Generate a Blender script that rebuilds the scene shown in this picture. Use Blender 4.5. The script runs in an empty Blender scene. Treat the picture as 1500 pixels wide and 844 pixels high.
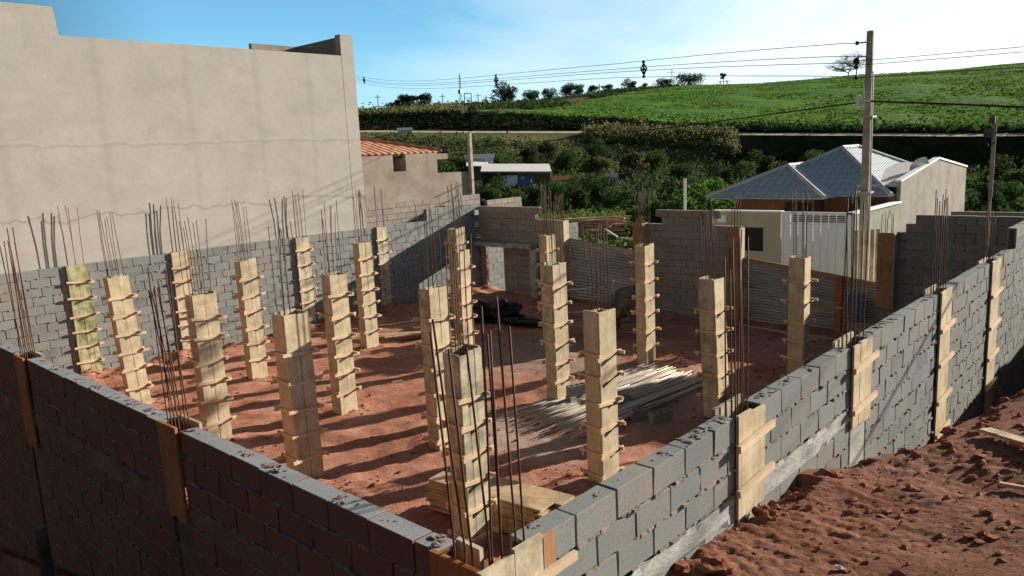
import bpy, bmesh, math, random
import numpy as np
from mathutils import Vector, Matrix, noise
random.seed(7)
R = random.random
def U(a, b): return a + (b - a) * random.random()
S = bpy.context.scene
C = S.collection
# ------------------------------------------------------------------ camera calibration (eye at the world origin)
MW = np.array([[0.73697137, 0.083008, -0.67080762], [0.6743197, -0.15862568, 0.72120097], [-0.04654186, -0.98384326, -0.17287652]])
def ray(px, py):
    d = MW @ np.array([px - 750, py - 422, 1123.0]); return d / np.linalg.norm(d)
def at(px, py, axis, val):
    d = ray(px, py); return Vector(d * (val / d[axis]))
def pol(az, el, dist):                      # azimuth from +Y (deg, + toward +X), elevation, horizontal distance
    a = math.radians(az); return Vector((math.sin(a) * dist, math.cos(a) * dist, math.tan(math.radians(el)) * dist))
def azel(px, py):
    d = ray(px, py); return math.degrees(math.atan2(d[0], d[1])), math.degrees(math.atan2(d[2], math.hypot(d[0], d[1])))

# ------------------------------------------------------------------ materials
def mat(name):
    m = bpy.data.materials.new(name); m.use_nodes = True
    nt = m.node_tree; b = nt.nodes['Principled BSDF']; b.inputs['Roughness'].default_value = .85
    b.inputs['Specular IOR Level'].default_value = .03 if any(k in name for k in ('earth', 'field', 'ground', 'plaster', 'block', 'meadow', 'road', 'cut', 'clod', 'mortar', 'concrete', 'render', 'board')) else .2
    return m, nt, b
def N(nt, t, **k):
    n = nt.nodes.new(t)
    for a, v in k.items():
        if hasattr(n, a): setattr(n, a, v)
        else: n.inputs[a.replace('_', ' ')].default_value = v
    return n
def ramp(nt, stops, src):
    r = nt.nodes.new('ShaderNodeValToRGB'); e = r.color_ramp.elements
    while len(e) < len(stops): e.new(.5)
    for i, (p, c) in enumerate(stops):
        e[i].position = p; e[i].color = (*c, 1) if len(c) == 3 else c
    nt.links.new(src, r.inputs[0]); return r.outputs[0]
def noise_out(nt, vec, scale, detail=5, rough=.6, dist=0):
    n = nt.nodes.new('ShaderNodeTexNoise'); n.inputs['Scale'].default_value = scale
    n.inputs['Detail'].default_value = detail; n.inputs['Roughness'].default_value = rough; n.inputs['Distortion'].default_value = dist
    nt.links.new(vec, n.inputs['Vector']); return n.outputs['Fac']
def mapping(nt, src, scale=(1, 1, 1), rot=(0, 0, 0)):
    m = nt.nodes.new('ShaderNodeMapping'); m.inputs['Scale'].default_value = scale; m.inputs['Rotation'].default_value = rot
    nt.links.new(src, m.inputs['Vector']); return m.outputs[0]
def mix(nt, fac, a, b, mode='MIX'):
    m = nt.nodes.new('ShaderNodeMix'); m.data_type = 'RGBA'; m.blend_type = mode
    for i, s in ((0, fac), (6, a), (7, b)):
        if isinstance(s, (int, float)): m.inputs[i].default_value = s
        elif isinstance(s, tuple): m.inputs[i].default_value = (*s, 1)
        else: nt.links.new(s, m.inputs[i])
    return m.outputs[2]
def bump(nt, b, h, strength=.4, dist=.02):
    n = nt.nodes.new('ShaderNodeBump'); n.inputs['Strength'].default_value = strength; n.inputs['Distance'].default_value = dist
    nt.links.new(h, n.inputs['Height']); nt.links.new(n.outputs[0], b.inputs['Normal'])
def world_vec(nt): return nt.nodes.new('ShaderNodeNewGeometry').outputs['Position']
def obj_vec(nt): return nt.nodes.new('ShaderNodeTexCoord').outputs['Object']
def island(nt): return nt.nodes.new('ShaderNodeNewGeometry').outputs['Random Per Island']
def dv(c, k): return tuple(x * k for x in c)

def m_block(name, base=(.203, .217, .211), stain=(.30, .255, .21), untinted_top=False):
    m, nt, b = mat(name); v = world_vec(nt)
    isl = island(nt)
    c = ramp(nt, [(0, dv(base, .88)), (.5, base), (.85, dv(base, 1.08)), (1, (base[0] * 1.08, base[1] * 1.02, base[2] * .96))], isl)
    n1 = noise_out(nt, v, 1.3, 6, .65)
    f1 = ramp(nt, [(.46, (0, 0, 0)), (.7, (.55, .55, .55))], n1)
    c = mix(nt, f1, c, stain)
    if untinted_top:
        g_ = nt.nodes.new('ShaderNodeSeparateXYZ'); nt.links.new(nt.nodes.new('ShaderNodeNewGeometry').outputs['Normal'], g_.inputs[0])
        c = mix(nt, ramp(nt, [(.5, (0, 0, 0)), (.8, (.85, .85, .85))], g_.outputs[2]), c, (.27, .30, .31))  # upward faces stay grey, the painted red bounce is only on the sides
    n2 = noise_out(nt, v, 70, 4, .7)
    c = mix(nt, .55, c, ramp(nt, [(.3, (.35, .35, .35)), (.5, (.5, .5, .5)), (.68, (.72, .72, .72))], n2), 'OVERLAY')
    n4 = noise_out(nt, v, 9, 5, .7)
    c = mix(nt, ramp(nt, [(.55, (0, 0, 0)), (.75, (.35, .35, .35))], n4), c, dv(stain, .8))
    nt.links.new(c, b.inputs['Base Color']); b.inputs['Roughness'].default_value = .95
    n3 = noise_out(nt, v, 130, 3, .7); bump(nt, b, n3, .5, .006); return m
def m_noise(name, c0, c1, scale=3, c2=None, bumps=(30, .4, .02), vec='w', rough=.9, vscale=(1, 1, 1), detail=6):
    m, nt, b = mat(name); v = world_vec(nt) if vec == 'w' else obj_vec(nt); v = mapping(nt, v, vscale)
    n = noise_out(nt, v, scale, detail, .65)
    st = [(.33, c0), (.66, c1)] if c2 is None else [(.3, c0), (.5, c1), (.7, c2)]
    nt.links.new(ramp(nt, st, n), b.inputs['Base Color']); b.inputs['Roughness'].default_value = rough
    if bumps: bump(nt, b, noise_out(nt, v, bumps[0], 5, .65), bumps[1], bumps[2])
    return m
def m_wood(name, c0, c1, grain_dir='z', dirt=(.25, .2, .14), dirt_amt=.5):
    m, nt, b = mat(name); v = obj_vec(nt)
    sc = {'z': (22, 22, .9), 'x': (.9, 22, 22), 'y': (22, .9, 22)}[grain_dir]
    isl = island(nt); g = nt.nodes.new('ShaderNodeNewGeometry').outputs['Position']
    add = nt.nodes.new('ShaderNodeVectorMath'); add.operation = 'ADD'; nt.links.new(v, add.inputs[0])
    comb = nt.nodes.new('ShaderNodeCombineXYZ'); mul = nt.nodes.new('ShaderNodeMath'); mul.operation = 'MULTIPLY'; mul.inputs[1].default_value = 37
    nt.links.new(isl, mul.inputs[0]); [nt.links.new(mul.outputs[0], comb.inputs[i]) for i in range(3)]
    nt.links.new(comb.outputs[0], add.inputs[1])
    n = noise_out(nt, mapping(nt, add.outputs[0], sc), 1.4, 6, .6, .8)
    c = ramp(nt, [(.25, dv(c0, .75)), (.48, c0), (.72, c1)], n)
    c = mix(nt, .6, c, ramp(nt, [(0, dv(c0, .62)), (.5, dv(c1, .95)), (1, (c1[0], c1[1] * .84, c1[2] * .66))], isl))
    w = noise_out(nt, g, 3.2, 6, .7)
    c = mix(nt, ramp(nt, [(.42, (0, 0, 0)), (.62, (dirt_amt,) * 3)], w), c, dv(dirt, 1.3))
    sp = noise_out(nt, mapping(nt, g, (26, 26, 9)), 1, 4, .7)
    c = mix(nt, ramp(nt, [(.62, (0, 0, 0)), (.72, (dirt_amt * .9,) * 3)], sp), c, dv(dirt, .45))
    st = noise_out(nt, mapping(nt, g, (9, 9, .7)), 1.5, 6, .7)
    c = mix(nt, ramp(nt, [(.52, (0, 0, 0)), (.68, (dirt_amt * .75,) * 3)], st), c, dv(dirt, .85))
    ce = noise_out(nt, g, 5.5, 6, .75)
    c = mix(nt, ramp(nt, [(.6, (0, 0, 0)), (.68, (.45, .45, .45))], ce), c, (.40, .38, .34))
    nt.links.new(c, b.inputs['Base Color']); b.inputs['Roughness'].default_value = .8
    bump(nt, b, n, .35, .004); return m
def m_plain(name, c, rough=.6, metal=0, var=0.12):
    m, nt, b = mat(name); n = noise_out(nt, world_vec(nt), 6, 5, .6)
    nt.links.new(ramp(nt, [(.3, dv(c, 1 - var)), (.7, dv(c, 1 + var))], n), b.inputs['Base Color'])
    b.inputs['Roughness'].default_value = rough; b.inputs['Metallic'].default_value = metal; return m
def m_leaf(name, c0, c1, c2):
    m, nt, b = mat(name); isl = island(nt)
    n = noise_out(nt, world_vec(nt), .9, 4, .6)
    c = ramp(nt, [(0, c0), (.5, c1), (1, c2)], isl)
    c = mix(nt, .5, c, ramp(nt, [(.35, c0), (.65, c2)], n))
    nt.links.new(c, b.inputs['Base Color']); b.inputs['Roughness'].default_value = .9; b.inputs['Specular IOR Level'].default_value = .08
    t = nt.nodes.new('ShaderNodeBsdfTranslucent'); nt.links.new(c, t.inputs['Color'])
    mx = nt.nodes.new('ShaderNodeMixShader'); mx.inputs[0].default_value = .28
    nt.links.new(b.outputs[0], mx.inputs[1]); nt.links.new(t.outputs[0], mx.inputs[2])
    nt.links.new(mx.outputs[0], nt.nodes['Material Output'].inputs['Surface']); return m

M = {}
M['block'] = m_block('concrete_block')
M['block_a'] = m_block('concrete_block_earth_splashed', (.20, .10, .075), (.26, .11, .065), True)  # shaded wall: red bounce light from the earth put into the block colour
M['block_old'] = m_block('concrete_block_weathered', (.28, .25, .22), (.30, .20, .15))
M['mortar_a'] = m_noise('earth_stained_mortar', (.13, .09, .075), (.30, .22, .185), 14, bumps=(60, .8, .01))  # shaded wall's mortar, with the same red bounce painted in
M['concrete_a'] = m_noise('earth_stained_concrete', (.15, .08, .055), (.22, .12, .085), 4, (.27, .16, .12), bumps=(40, .6, .015))  # shaded wall's beam and pillars, red bounce and shade put into the colour
M['mortar'] = m_noise('mortar', (.17, .135, .115), (.33, .285, .25), 14, bumps=(60, .8, .01))
M['mortar_d'] = m_noise('grey_mortar', (.13, .12, .115), (.30, .28, .26), 12, bumps=None)
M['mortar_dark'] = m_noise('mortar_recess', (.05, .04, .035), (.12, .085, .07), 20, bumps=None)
M['concrete'] = m_noise('cast_concrete', (.2, .21, .2), (.36, .36, .34), 5, (.48, .47, .44), bumps=(40, .6, .015), vscale=(1, .35, 1.4))
M['wood'] = m_wood('pine_board', (.46, .37, .23), (.68, .58, .41), dirt=(.20, .16, .10))
M['wood_grey'] = m_wood('weathered_board', (.44, .375, .26), (.65, .575, .42), dirt=(.13, .12, .09), dirt_amt=.7)
M['wood_moss'] = m_wood('mossy_board', (.40, .38, .22), (.60, .55, .33), dirt=(.09, .11, .04), dirt_amt=.9)
M['wood_red'] = m_wood('red_stained_board', (.38, .13, .05), (.50, .20, .08), dirt=(.16, .08, .04))
M['wood_orange'] = m_wood('brown_orange_board', (.33, .18, .09), (.45, .27, .15), dirt=(.18, .10, .05))
M['pinkwood'] = m_wood('reddish_lumber', (.42, .24, .17), (.62, .42, .32), 'x', dirt=(.2, .1, .07))
M['batten'] = m_wood('batten_wood', (.52, .38, .24), (.72, .58, .40), 'y', dirt=(.3, .2, .14), dirt_amt=.4)
M['batten_x'] = m_wood('batten_wood_cross', (.52, .38, .24), (.72, .58, .40), 'x', dirt=(.3, .2, .14), dirt_amt=.4)
M['stack'] = m_wood('stacked_board', (.40, .28, .16), (.58, .45, .28), 'x', dirt=(.16, .11, .07), dirt_amt=.6)
M['rebar'] = m_noise('rusty_steel', (.05, .022, .014), (.13, .055, .03), 30, bumps=(300, .5, .003), rough=.7)
M['wire'] = m_plain('cable', (.03, .03, .03), .6)
M['pole_light'] = m_wood('pale_pole', (.34, .30, .24), (.66, .62, .54), 'x', dirt=(.3, .22, .17), dirt_amt=.4)
M['white'] = m_plain('white_paint', (.82, .85, .88), .5, var=.03)
M['cap'] = m_plain('whitewashed_cap', (.8, .8, .78), .7, var=.06)
M['cream'] = m_noise('cream_render', (.42, .38, .28), (.50, .46, .35), 2, bumps=(80, .3, .004))
M['grey_paint'] = m_noise('grey_green_render', (.24, .24, .19), (.36, .35, .28), 1.2, bumps=(50, .3, .006))
M['brick'] = m_noise('red_brick_render', (.20, .08, .05), (.29, .125, .08), 2.4, bumps=(60, .4, .01))
M['black'] = m_plain('black_opening', (.01, .01, .012), .4)
M['metal'] = m_plain('galvanised_steel', (.42, .42, .42), .45, .6)
M['fence'] = m_noise('weathered_metal_sheet', (.30, .295, .28), (.50, .48, .43), 1.3, bumps=(30, .2, .004), rough=.65, vscale=(.5, 1, 4))
M['pole_conc'] = m_noise('pole_concrete', (.28, .26, .23), (.44, .41, .36), 4, bumps=(50, .5, .006))
M['tarp'] = m_plain('black_plastic', (.015, .015, .018), .35)
M['blue'] = m_plain('blue_plastic', (.05, .17, .42), .4)
M['bluecloth'] = m_noise('blue_check_cloth', (.02, .04, .13), (.16, .22, .42), 22, bumps=None)
M['red'] = m_plain('red_plastic', (.55, .06, .05), .4)
M['roofpale'] = m_plain('pale_roof_sheet', (.62, .6, .55), .6)
M['bark'] = m_noise('bark', (.06, .045, .03), (.14, .11, .08), 8, bumps=(20, .6, .03))
M['bark_dead'] = m_noise('grey_bark', (.16, .15, .14), (.28, .26, .24), 8, bumps=None)
M['leaf_dark'] = m_leaf('leaf_dark', (.016, .032, .012), (.04, .07, .024), (.075, .115, .036))
M['leaf_mid'] = m_leaf('leaf_mid', (.025, .055, .018), (.06, .115, .03), (.10, .17, .045))
M['leaf_bright'] = m_leaf('leaf_bright', (.035, .085, .014), (.08, .16, .025), (.15, .24, .045))
M['leaf_olive'] = m_leaf('leaf_olive', (.045, .055, .02), (.09, .10, .04), (.15, .15, .07))
M['crop'] = m_leaf('crop_leaf', (.058, .13, .018), (.11, .215, .032), (.17, .29, .055))
M['straw'] = m_leaf('dry_grass', (.09, .10, .035), (.17, .17, .07), (.27, .25, .12))
M['leaf_shaded'] = m_leaf('leaf_shaded', (.006, .012, .005), (.012, .022, .008), (.022, .035, .012))  # near-black leaves, hill shadow on the road banks put into the colour
M['pebble'] = m_noise('earth_clod', (.17, .065, .035), (.34, .14, .08), 9, bumps=(50, .8, .01))

def m_plaster():
    m, nt, b = mat('bare_plaster'); v = world_vec(nt)
    base = ramp(nt, [(.3, (.36, .338, .295)), (.52, (.40, .374, .328)), (.72, (.44, .412, .362))], noise_out(nt, v, .9, 8, .7, .4))
    n2 = noise_out(nt, mapping(nt, v, (1, .5, .9)), 2.4, 7, .7, .5)
    base = mix(nt, .3, base, ramp(nt, [(.3, (.38, .37, .36)), (.7, (.62, .615, .61))], n2), 'OVERLAY')
    sep = nt.nodes.new('ShaderNodeSeparateXYZ'); nt.links.new(v, sep.inputs[0])
    wob = noise_out(nt, v, 1.5, 5, .6)
    def band(src, pos, width, amp, col, strength):
        nonlocal base
        a = nt.nodes.new('ShaderNodeMath'); a.operation = 'MULTIPLY_ADD'; nt.links.new(wob, a.inputs[0]); a.inputs[1].default_value = amp; nt.links.new(src, a.inputs[2])
        s = nt.nodes.new('ShaderNodeMath'); s.operation = 'SUBTRACT'; nt.links.new(a.outputs[0], s.inputs[0]); s.inputs[1].default_value = pos + amp * .5
        ab = nt.nodes.new('ShaderNodeMath'); ab.operation = 'ABSOLUTE'; nt.links.new(s.outputs[0], ab.inputs[0])
        mr = nt.nodes.new('ShaderNodeMapRange'); mr.interpolation_type = 'SMOOTHSTEP'
        mr.inputs[1].default_value = 0; mr.inputs[2].default_value = width; mr.inputs[3].default_value = strength; mr.inputs[4].default_value = 0
        nt.links.new(ab.outputs[0], mr.inputs[0]); base = mix(nt, mr.outputs[0], base, col)
    for y in (4.9, 7.0, 9.1, 11.0, 12.6): band(sep.outputs[1], y, .16, .25, (.30, .28, .245), .28); band(sep.outputs[1], y + .4, .35, .4, (.43, .41, .37), .15)
    band(sep.outputs[2], .62, .05, .3, (.27, .25, .215), .35); band(sep.outputs[2], .70, .05, .3, (.44, .42, .38), .4)
    band(sep.outputs[2], -1.0, .04, .6, (.25, .225, .19), .7); band(sep.outputs[2], -1.35, .4, .6, (.43, .41, .37), .5)
    nt.links.new(base, b.inputs['Base Color']); b.inputs['Roughness'].default_value = .95
    bump(nt, b, noise_out(nt, v, 9, 8, .65), .16, .02); return m
M['plaster'] = m_plaster()
M['plaster_gable'] = m_noise('gable_plaster', (.25, .225, .19), (.33, .30, .26), 1.2, (.38, .35, .31), bumps=(14, .4, .02))
M['plaster_brown'] = m_noise('brown_plaster', (.20, .16, .13), (.28, .235, .19), .8, (.35, .30, .25), bumps=(14, .4, .02))

def m_dirt(name, patches=(), k=1.0, bs=.8, tint=(1, 1, 1)):
    m, nt, b = mat(name); v = world_vec(nt)
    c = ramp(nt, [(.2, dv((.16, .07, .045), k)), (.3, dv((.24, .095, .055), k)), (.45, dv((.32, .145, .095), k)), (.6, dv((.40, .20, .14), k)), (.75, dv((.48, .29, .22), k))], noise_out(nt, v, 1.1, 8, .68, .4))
    c = mix(nt, .6, c, ramp(nt, [(.3, (.30, .30, .30)), (.5, (.5, .5, .5)), (.7, (.68, .68, .68))], noise_out(nt, v, 11, 6, .75)), 'OVERLAY')
    for (x, y, rx, ry, col, st) in patches:
        mp = nt.nodes.new('ShaderNodeMapping'); mp.vector_type = 'TEXTURE'; mp.inputs['Location'].default_value = (x, y, -4.7); mp.inputs['Scale'].default_value = (rx, ry, 5)
        nt.links.new(v, mp.inputs[0]); ln = nt.nodes.new('ShaderNodeVectorMath'); ln.operation = 'LENGTH'; nt.links.new(mp.outputs[0], ln.inputs[0])
        a = nt.nodes.new('ShaderNodeMath'); a.operation = 'MULTIPLY_ADD'; nt.links.new(noise_out(nt, v, 1.6, 6, .7), a.inputs[0]); a.inputs[1].default_value = 1.3; nt.links.new(ln.outputs['Value'], a.inputs[2])
        mr = nt.nodes.new('ShaderNodeMapRange'); mr.inputs[1].default_value = 1.25; mr.inputs[2].default_value = 1.75; mr.inputs[3].default_value = st; mr.inputs[4].default_value = 0
        nt.links.new(a.outputs[0], mr.inputs[0]); c = mix(nt, mr.outputs[0], c, col)
    nt.links.new(c, b.inputs['Base Color']); b.inputs['Roughness'].default_value = .97
    ad = nt.nodes.new('ShaderNodeMath'); ad.operation = 'ADD'; nt.links.new(noise_out(nt, v, 7, 8, .7), ad.inputs[0]); nt.links.new(noise_out(nt, v, 40, 5, .7), ad.inputs[1])
    bump(nt, b, ad.outputs[0], bs, .03); return m
M['dirt'] = m_dirt('red_earth', k=1.12, patches=[(-11.6, 13.2, 2.4, 1.7, (.27, .23, .21), .6), (-8.4, 9.2, 1.7, 1.0, (.36, .30, .25), .7), (-7.6, 12.2, 2.2, 2.2, (.34, .24, .18), .55)])
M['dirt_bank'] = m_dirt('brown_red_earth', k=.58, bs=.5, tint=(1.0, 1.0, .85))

def m_ground():
    m, nt, b = mat('scrub_ground'); v = world_vec(nt)
    c = ramp(nt, [(.3, (.05, .075, .025)), (.45, (.10, .13, .045)), (.6, (.17, .15, .07)), (.75, (.26, .19, .10))], noise_out(nt, v, .06, 8, .65, .6))
    c = mix(nt, .6, c, ramp(nt, [(.3, (.3, .3, .3)), (.7, (.7, .7, .7))], noise_out(nt, v, .9, 6, .7)), 'OVERLAY')
    nt.links.new(c, b.inputs['Base Color']); bump(nt, b, noise_out(nt, v, 1.2, 8, .75), 1, .5); return m
def m_field():
    m, nt, b = mat('crop_field'); v = world_vec(nt)
    row = noise_out(nt, mapping(nt, v, (.05, .55, .3), (0, 0, .12)), 1.0, 8, .72)
    c = ramp(nt, [(.3, (.025, .07, .010)), (.45, (.06, .155, .018)), (.58, (.10, .22, .026)), (.75, (.16, .28, .04))], row)
    c = mix(nt, .5, c, ramp(nt, [(.3, (.32, .32, .32)), (.7, (.58, .58, .54))], noise_out(nt, v, .035, 6, .65)), 'OVERLAY')
    nt.links.new(c, b.inputs['Base Color']); bump(nt, b, noise_out(nt, mapping(nt, v, (.25, 1, 1)), 1.2, 8, .75), 1, .35); return m
M['ground'] = m_ground(); M['field'] = m_field()
M['road'] = m_noise('dirt_road', (.32, .24, .17), (.5, .42, .33), .5, bumps=None)
M['bankveg'] = m_noise('overgrown_cut', (.018, .022, .010), (.05, .05, .022), .35, bumps=(1.1, 1, .6))
M['meadow'] = m_noise('rough_meadow', (.09, .14, .03), (.20, .24, .06), .5, (.33, .26, .12), bumps=(2.5, 1, .2))

def m_tile(name, c0, c1, ax, ay, freq=3.2):
    """profiled roof tiles: waves across the slope, courses down it (ax, ay = object axes across / down)"""
    m, nt, b = mat(name); v = obj_vec(nt); sep = nt.nodes.new('ShaderNodeSeparateXYZ'); nt.links.new(v, sep.inputs[0])
    def mul(src, k):
        a = nt.nodes.new('ShaderNodeMath'); a.operation = 'MULTIPLY'; nt.links.new(src, a.inputs[0]); a.inputs[1].default_value = k; return a.outputs[0]
    def fn(src, op):
        a = nt.nodes.new('ShaderNodeMath'); a.operation = op; nt.links.new(src, a.inputs[0]); return a.outputs[0]
    s = fn(mul(sep.outputs[ax], freq * 2 * math.pi), 'SINE'); f = fn(mul(sep.outputs[ay], 2.6), 'FRACT')
    a = nt.nodes.new('ShaderNodeMath'); a.operation = 'MULTIPLY_ADD'; nt.links.new(s, a.inputs[0]); a.inputs[1].default_value = .3; nt.links.new(f, a.inputs[2])
    n = noise_out(nt, v, 5, 4, .6)
    c = ramp(nt, [(.3, c0), (.7, c1)], n); c = mix(nt, ramp(nt, [(.0, (.75, .75, .75)), (.22, (0, 0, 0))], fn(fn(mul(sep.outputs[ax], freq * math.pi * .999), 'SINE'), 'ABSOLUTE')), c, dv(c0, .45)); c = mix(nt, ramp(nt, [(.0, (.55, .55, .55)), (.14, (0, 0, 0))], f), c, dv(c0, .4))
    nt.links.new(c, b.inputs['Base Color']); b.inputs['Roughness'].default_value = .75; bump(nt, b, a.outputs[0], .9, .06); return m
M['tile_grey_y'] = m_tile('grey_tile_front', (.32, .38, .41), (.44, .50, .53), 0, 1)
M['tile_grey_x'] = m_tile('grey_tile_side', (.32, .38, .41), (.44, .50, .53), 1, 0)
M['tile_red_y'] = m_tile('red_tile_front', (.38, .16, .09), (.52, .26, .16), 0, 1)
M['tile_red_x'] = m_tile('red_tile_side', (.38, .16, .09), (.52, .26, .16), 1, 0)

# ------------------------------------------------------------------ mesh helpers
class MB:
    def __init__(s): s.v = []; s.f = []; s.m = []
    def add(s, vs, fs, mi=0):
        o = len(s.v); s.v += [tuple(v) for v in vs]; s.f += [tuple(i + o for i in f) for f in fs]; s.m += [mi] * len(fs)
    def box(s, x0, x1, y0, y1, z0, z1, mi=0, jit=0, T=None):
        vs = [Vector((x, y, z)) for z in (z0, z1) for x, y in ((x0, y0), (x1, y0), (x1, y1), (x0, y1))]
        if jit: vs = [v + Vector((U(-jit, jit), U(-jit, jit), U(-jit, jit))) for v in vs]
        if T is not None: vs = [T @ v for v in vs]
        s.add(vs, [(0, 3, 2, 1), (4, 5, 6, 7), (0, 1, 5, 4), (1, 2, 6, 5), (2, 3, 7, 6), (3, 0, 4, 7)], mi)
    def beam(s, p, q, w, h, mi=0, roll=0):
        p, q = Vector(p), Vector(q); d = q - p; L = d.length
        T = Matrix.Translation(p) @ d.to_track_quat('X', 'Z').to_matrix().to_4x4() @ Matrix.Rotation(roll, 4, 'X')
        s.box(0, L, -w / 2, w / 2, -h / 2, h / 2, mi, T=T)
    def tube(s, pts, r, n=6, mi=0, cap=True):
        pts = [Vector(p) for p in pts]; rs = r if isinstance(r, (list, tuple)) else [r] * len(pts)
        rings = []
        for i, p in enumerate(pts):
            d = (pts[min(i + 1, len(pts) - 1)] - pts[max(i - 1, 0)]).normalized()
            a = d.cross(Vector((0, 0, 1)) if abs(d.z) < .9 else Vector((1, 0, 0))).normalized(); b_ = d.cross(a)
            rings.append([p + (a * math.cos(t) + b_ * math.sin(t)) * rs[i] for t in [2 * math.pi * k / n for k in range(n)]])
        vs = [v for ring in rings for v in ring]; fs = []
        for i in range(len(pts) - 1):
            for k in range(n):
                k2 = (k + 1) % n; fs.append((i * n + k, i * n + k2, (i + 1) * n + k2, (i + 1) * n + k))
        if cap: fs += [tuple(range(n))[::-1], tuple((len(pts) - 1) * n + k for k in range(n))]
        s.add(vs, fs, mi)
    def blob(s, c, rx, ry, rz, seed=0, amp=.3, mi=0, sub=1):
        bm = bmesh.new(); bmesh.ops.create_icosphere(bm, subdivisions=sub, radius=1)
        c = Vector(c); off = Vector((seed * 3.1, seed * 1.7, seed))
        vs = []
        for v in bm.verts:
            k = 1 + amp * noise.noise(v.co * 1.6 + off) * 2
            vs.append(c + Vector((v.co.x * rx * k, v.co.y * ry * k, v.co.z * rz * k)))
        s.add(vs, [tuple(v.index for v in f.verts) for f in bm.faces], mi); bm.free()
    def prism(s, poly, axis, a, b, mi=0):
        """extrude a 2-D polygon along an axis; poly coords are the other two axes in order"""
        def mk(p, t):
            return {0: (t, p[0], p[1]), 1: (p[0], t, p[1]), 2: (p[0], p[1], t)}[axis]
        n = len(poly); vs = [mk(p, a) for p in poly] + [mk(p, b) for p in poly]
        s.add(vs, [tuple(range(n))[::-1], tuple(range(n, 2 * n))] + [(i, (i + 1) % n, n + (i + 1) % n, n + i) for i in range(n)], mi)
    def build(s, name, mats, parent=None, smooth=False, bevel=0):
        me = bpy.data.meshes.new(name); me.from_pydata(s.v, [], s.f)
        if not isinstance(mats, (list, tuple)): mats = [mats]
        for m in mats: me.materials.append(M[m] if isinstance(m, str) else m)
        if len(mats) > 1: me.polygons.foreach_set('material_index', s.m)
        if smooth: me.polygons.foreach_set('use_smooth', [True] * len(me.polygons))
        bm = bmesh.new(); bm.from_mesh(me); bmesh.ops.recalc_face_normals(bm, faces=bm.faces); bm.to_mesh(me); bm.free()
        me.update(); o = bpy.data.objects.new(name, me); C.objects.link(o)
        if parent is not None: o.parent = parent
        if bevel:
            bv = o.modifiers.new('bevel', 'BEVEL'); bv.width = bevel; bv.segments = 1; bv.limit_method = 'ANGLE'
        return o
def tag(o, label=None, cat=None, group=None, kind=None):
    if label: o['label'] = label
    if cat: o['category'] = cat
    if group: o['group'] = group
    if kind: o['kind'] = kind
    return o
def empty(name, loc, label, cat, group=None, rz=0):
    o = bpy.data.objects.new(name, None); C.objects.link(o); o.location = loc; o.rotation_euler = (0, 0, rz); o.empty_display_size = .2
    return tag(o, label, cat, group)
def copy_tree(o, parent=None):
    c = o.copy(); C.objects.link(c)
    if parent is not None: c.parent = parent
    for ch in [x for x in o.children]: copy_tree(ch, c)
    return c
def keep_world(o, root):                     # children are modelled in world coordinates
    o.location = -Vector(root.location)
def sst(a, b, x):
    t = min(1, max(0, (x - a) / (b - a))); return t * t * (3 - 2 * t)

# ------------------------------------------------------------------ ground sheets
FZ = -4.7
def sheet(name, xs, ys, fn, m, label=None):
    vs = [(x, y, fn(x, y)) for y in ys for x in xs]; nx = len(xs)
    fs = [(j * nx + i, j * nx + i + 1, (j + 1) * nx + i + 1, (j + 1) * nx + i) for j in range(len(ys) - 1) for i in range(nx - 1)]
    me = bpy.data.meshes.new(name); me.from_pydata(vs, [], fs); me.materials.append(M[m]); me.polygons.foreach_set('use_smooth', [True] * len(fs))
    o = bpy.data.objects.new(name, me); C.objects.link(o); tag(o, label, kind='structure'); return o
def lin(a, b, step):
    n = max(1, int(round((b - a) / step))); return [a + (b - a) * i / n for i in range(n + 1)]
GRID = [(x, y) for y in (5.8, 8.2, 11.45, 14.3) for x in (-6.2, -9.1, -12.2, -15.75, -18.8)]
def h_floor(x, y):
    p = Vector((x, y, 0))
    z = FZ + .035 * noise.noise(p * .9) + .03 * noise.noise(p * 2.7) + .022 * abs(noise.noise(p * 6.5))
    for gx, gy in GRID:
        d = math.hypot(x - gx, y - gy)
        if d < 1.1: z += .055 * (1 - sst(.15, 1.0, d)) * (1 + 1.3 * noise.noise(p * 5))
    e = x + 19.0
    if e < 1.6: z += .16 * (1 - sst(.1, 1.5, e)) * (.7 + .9 * noise.noise(p * 2.2))     # spoil along the boundary wall
    return z
sheet('site_floor', lin(-19.1, -2.6, .085), lin(2.4, 19.0, .085), h_floor, 'dirt', 'red earth floor of the building site')

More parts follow.
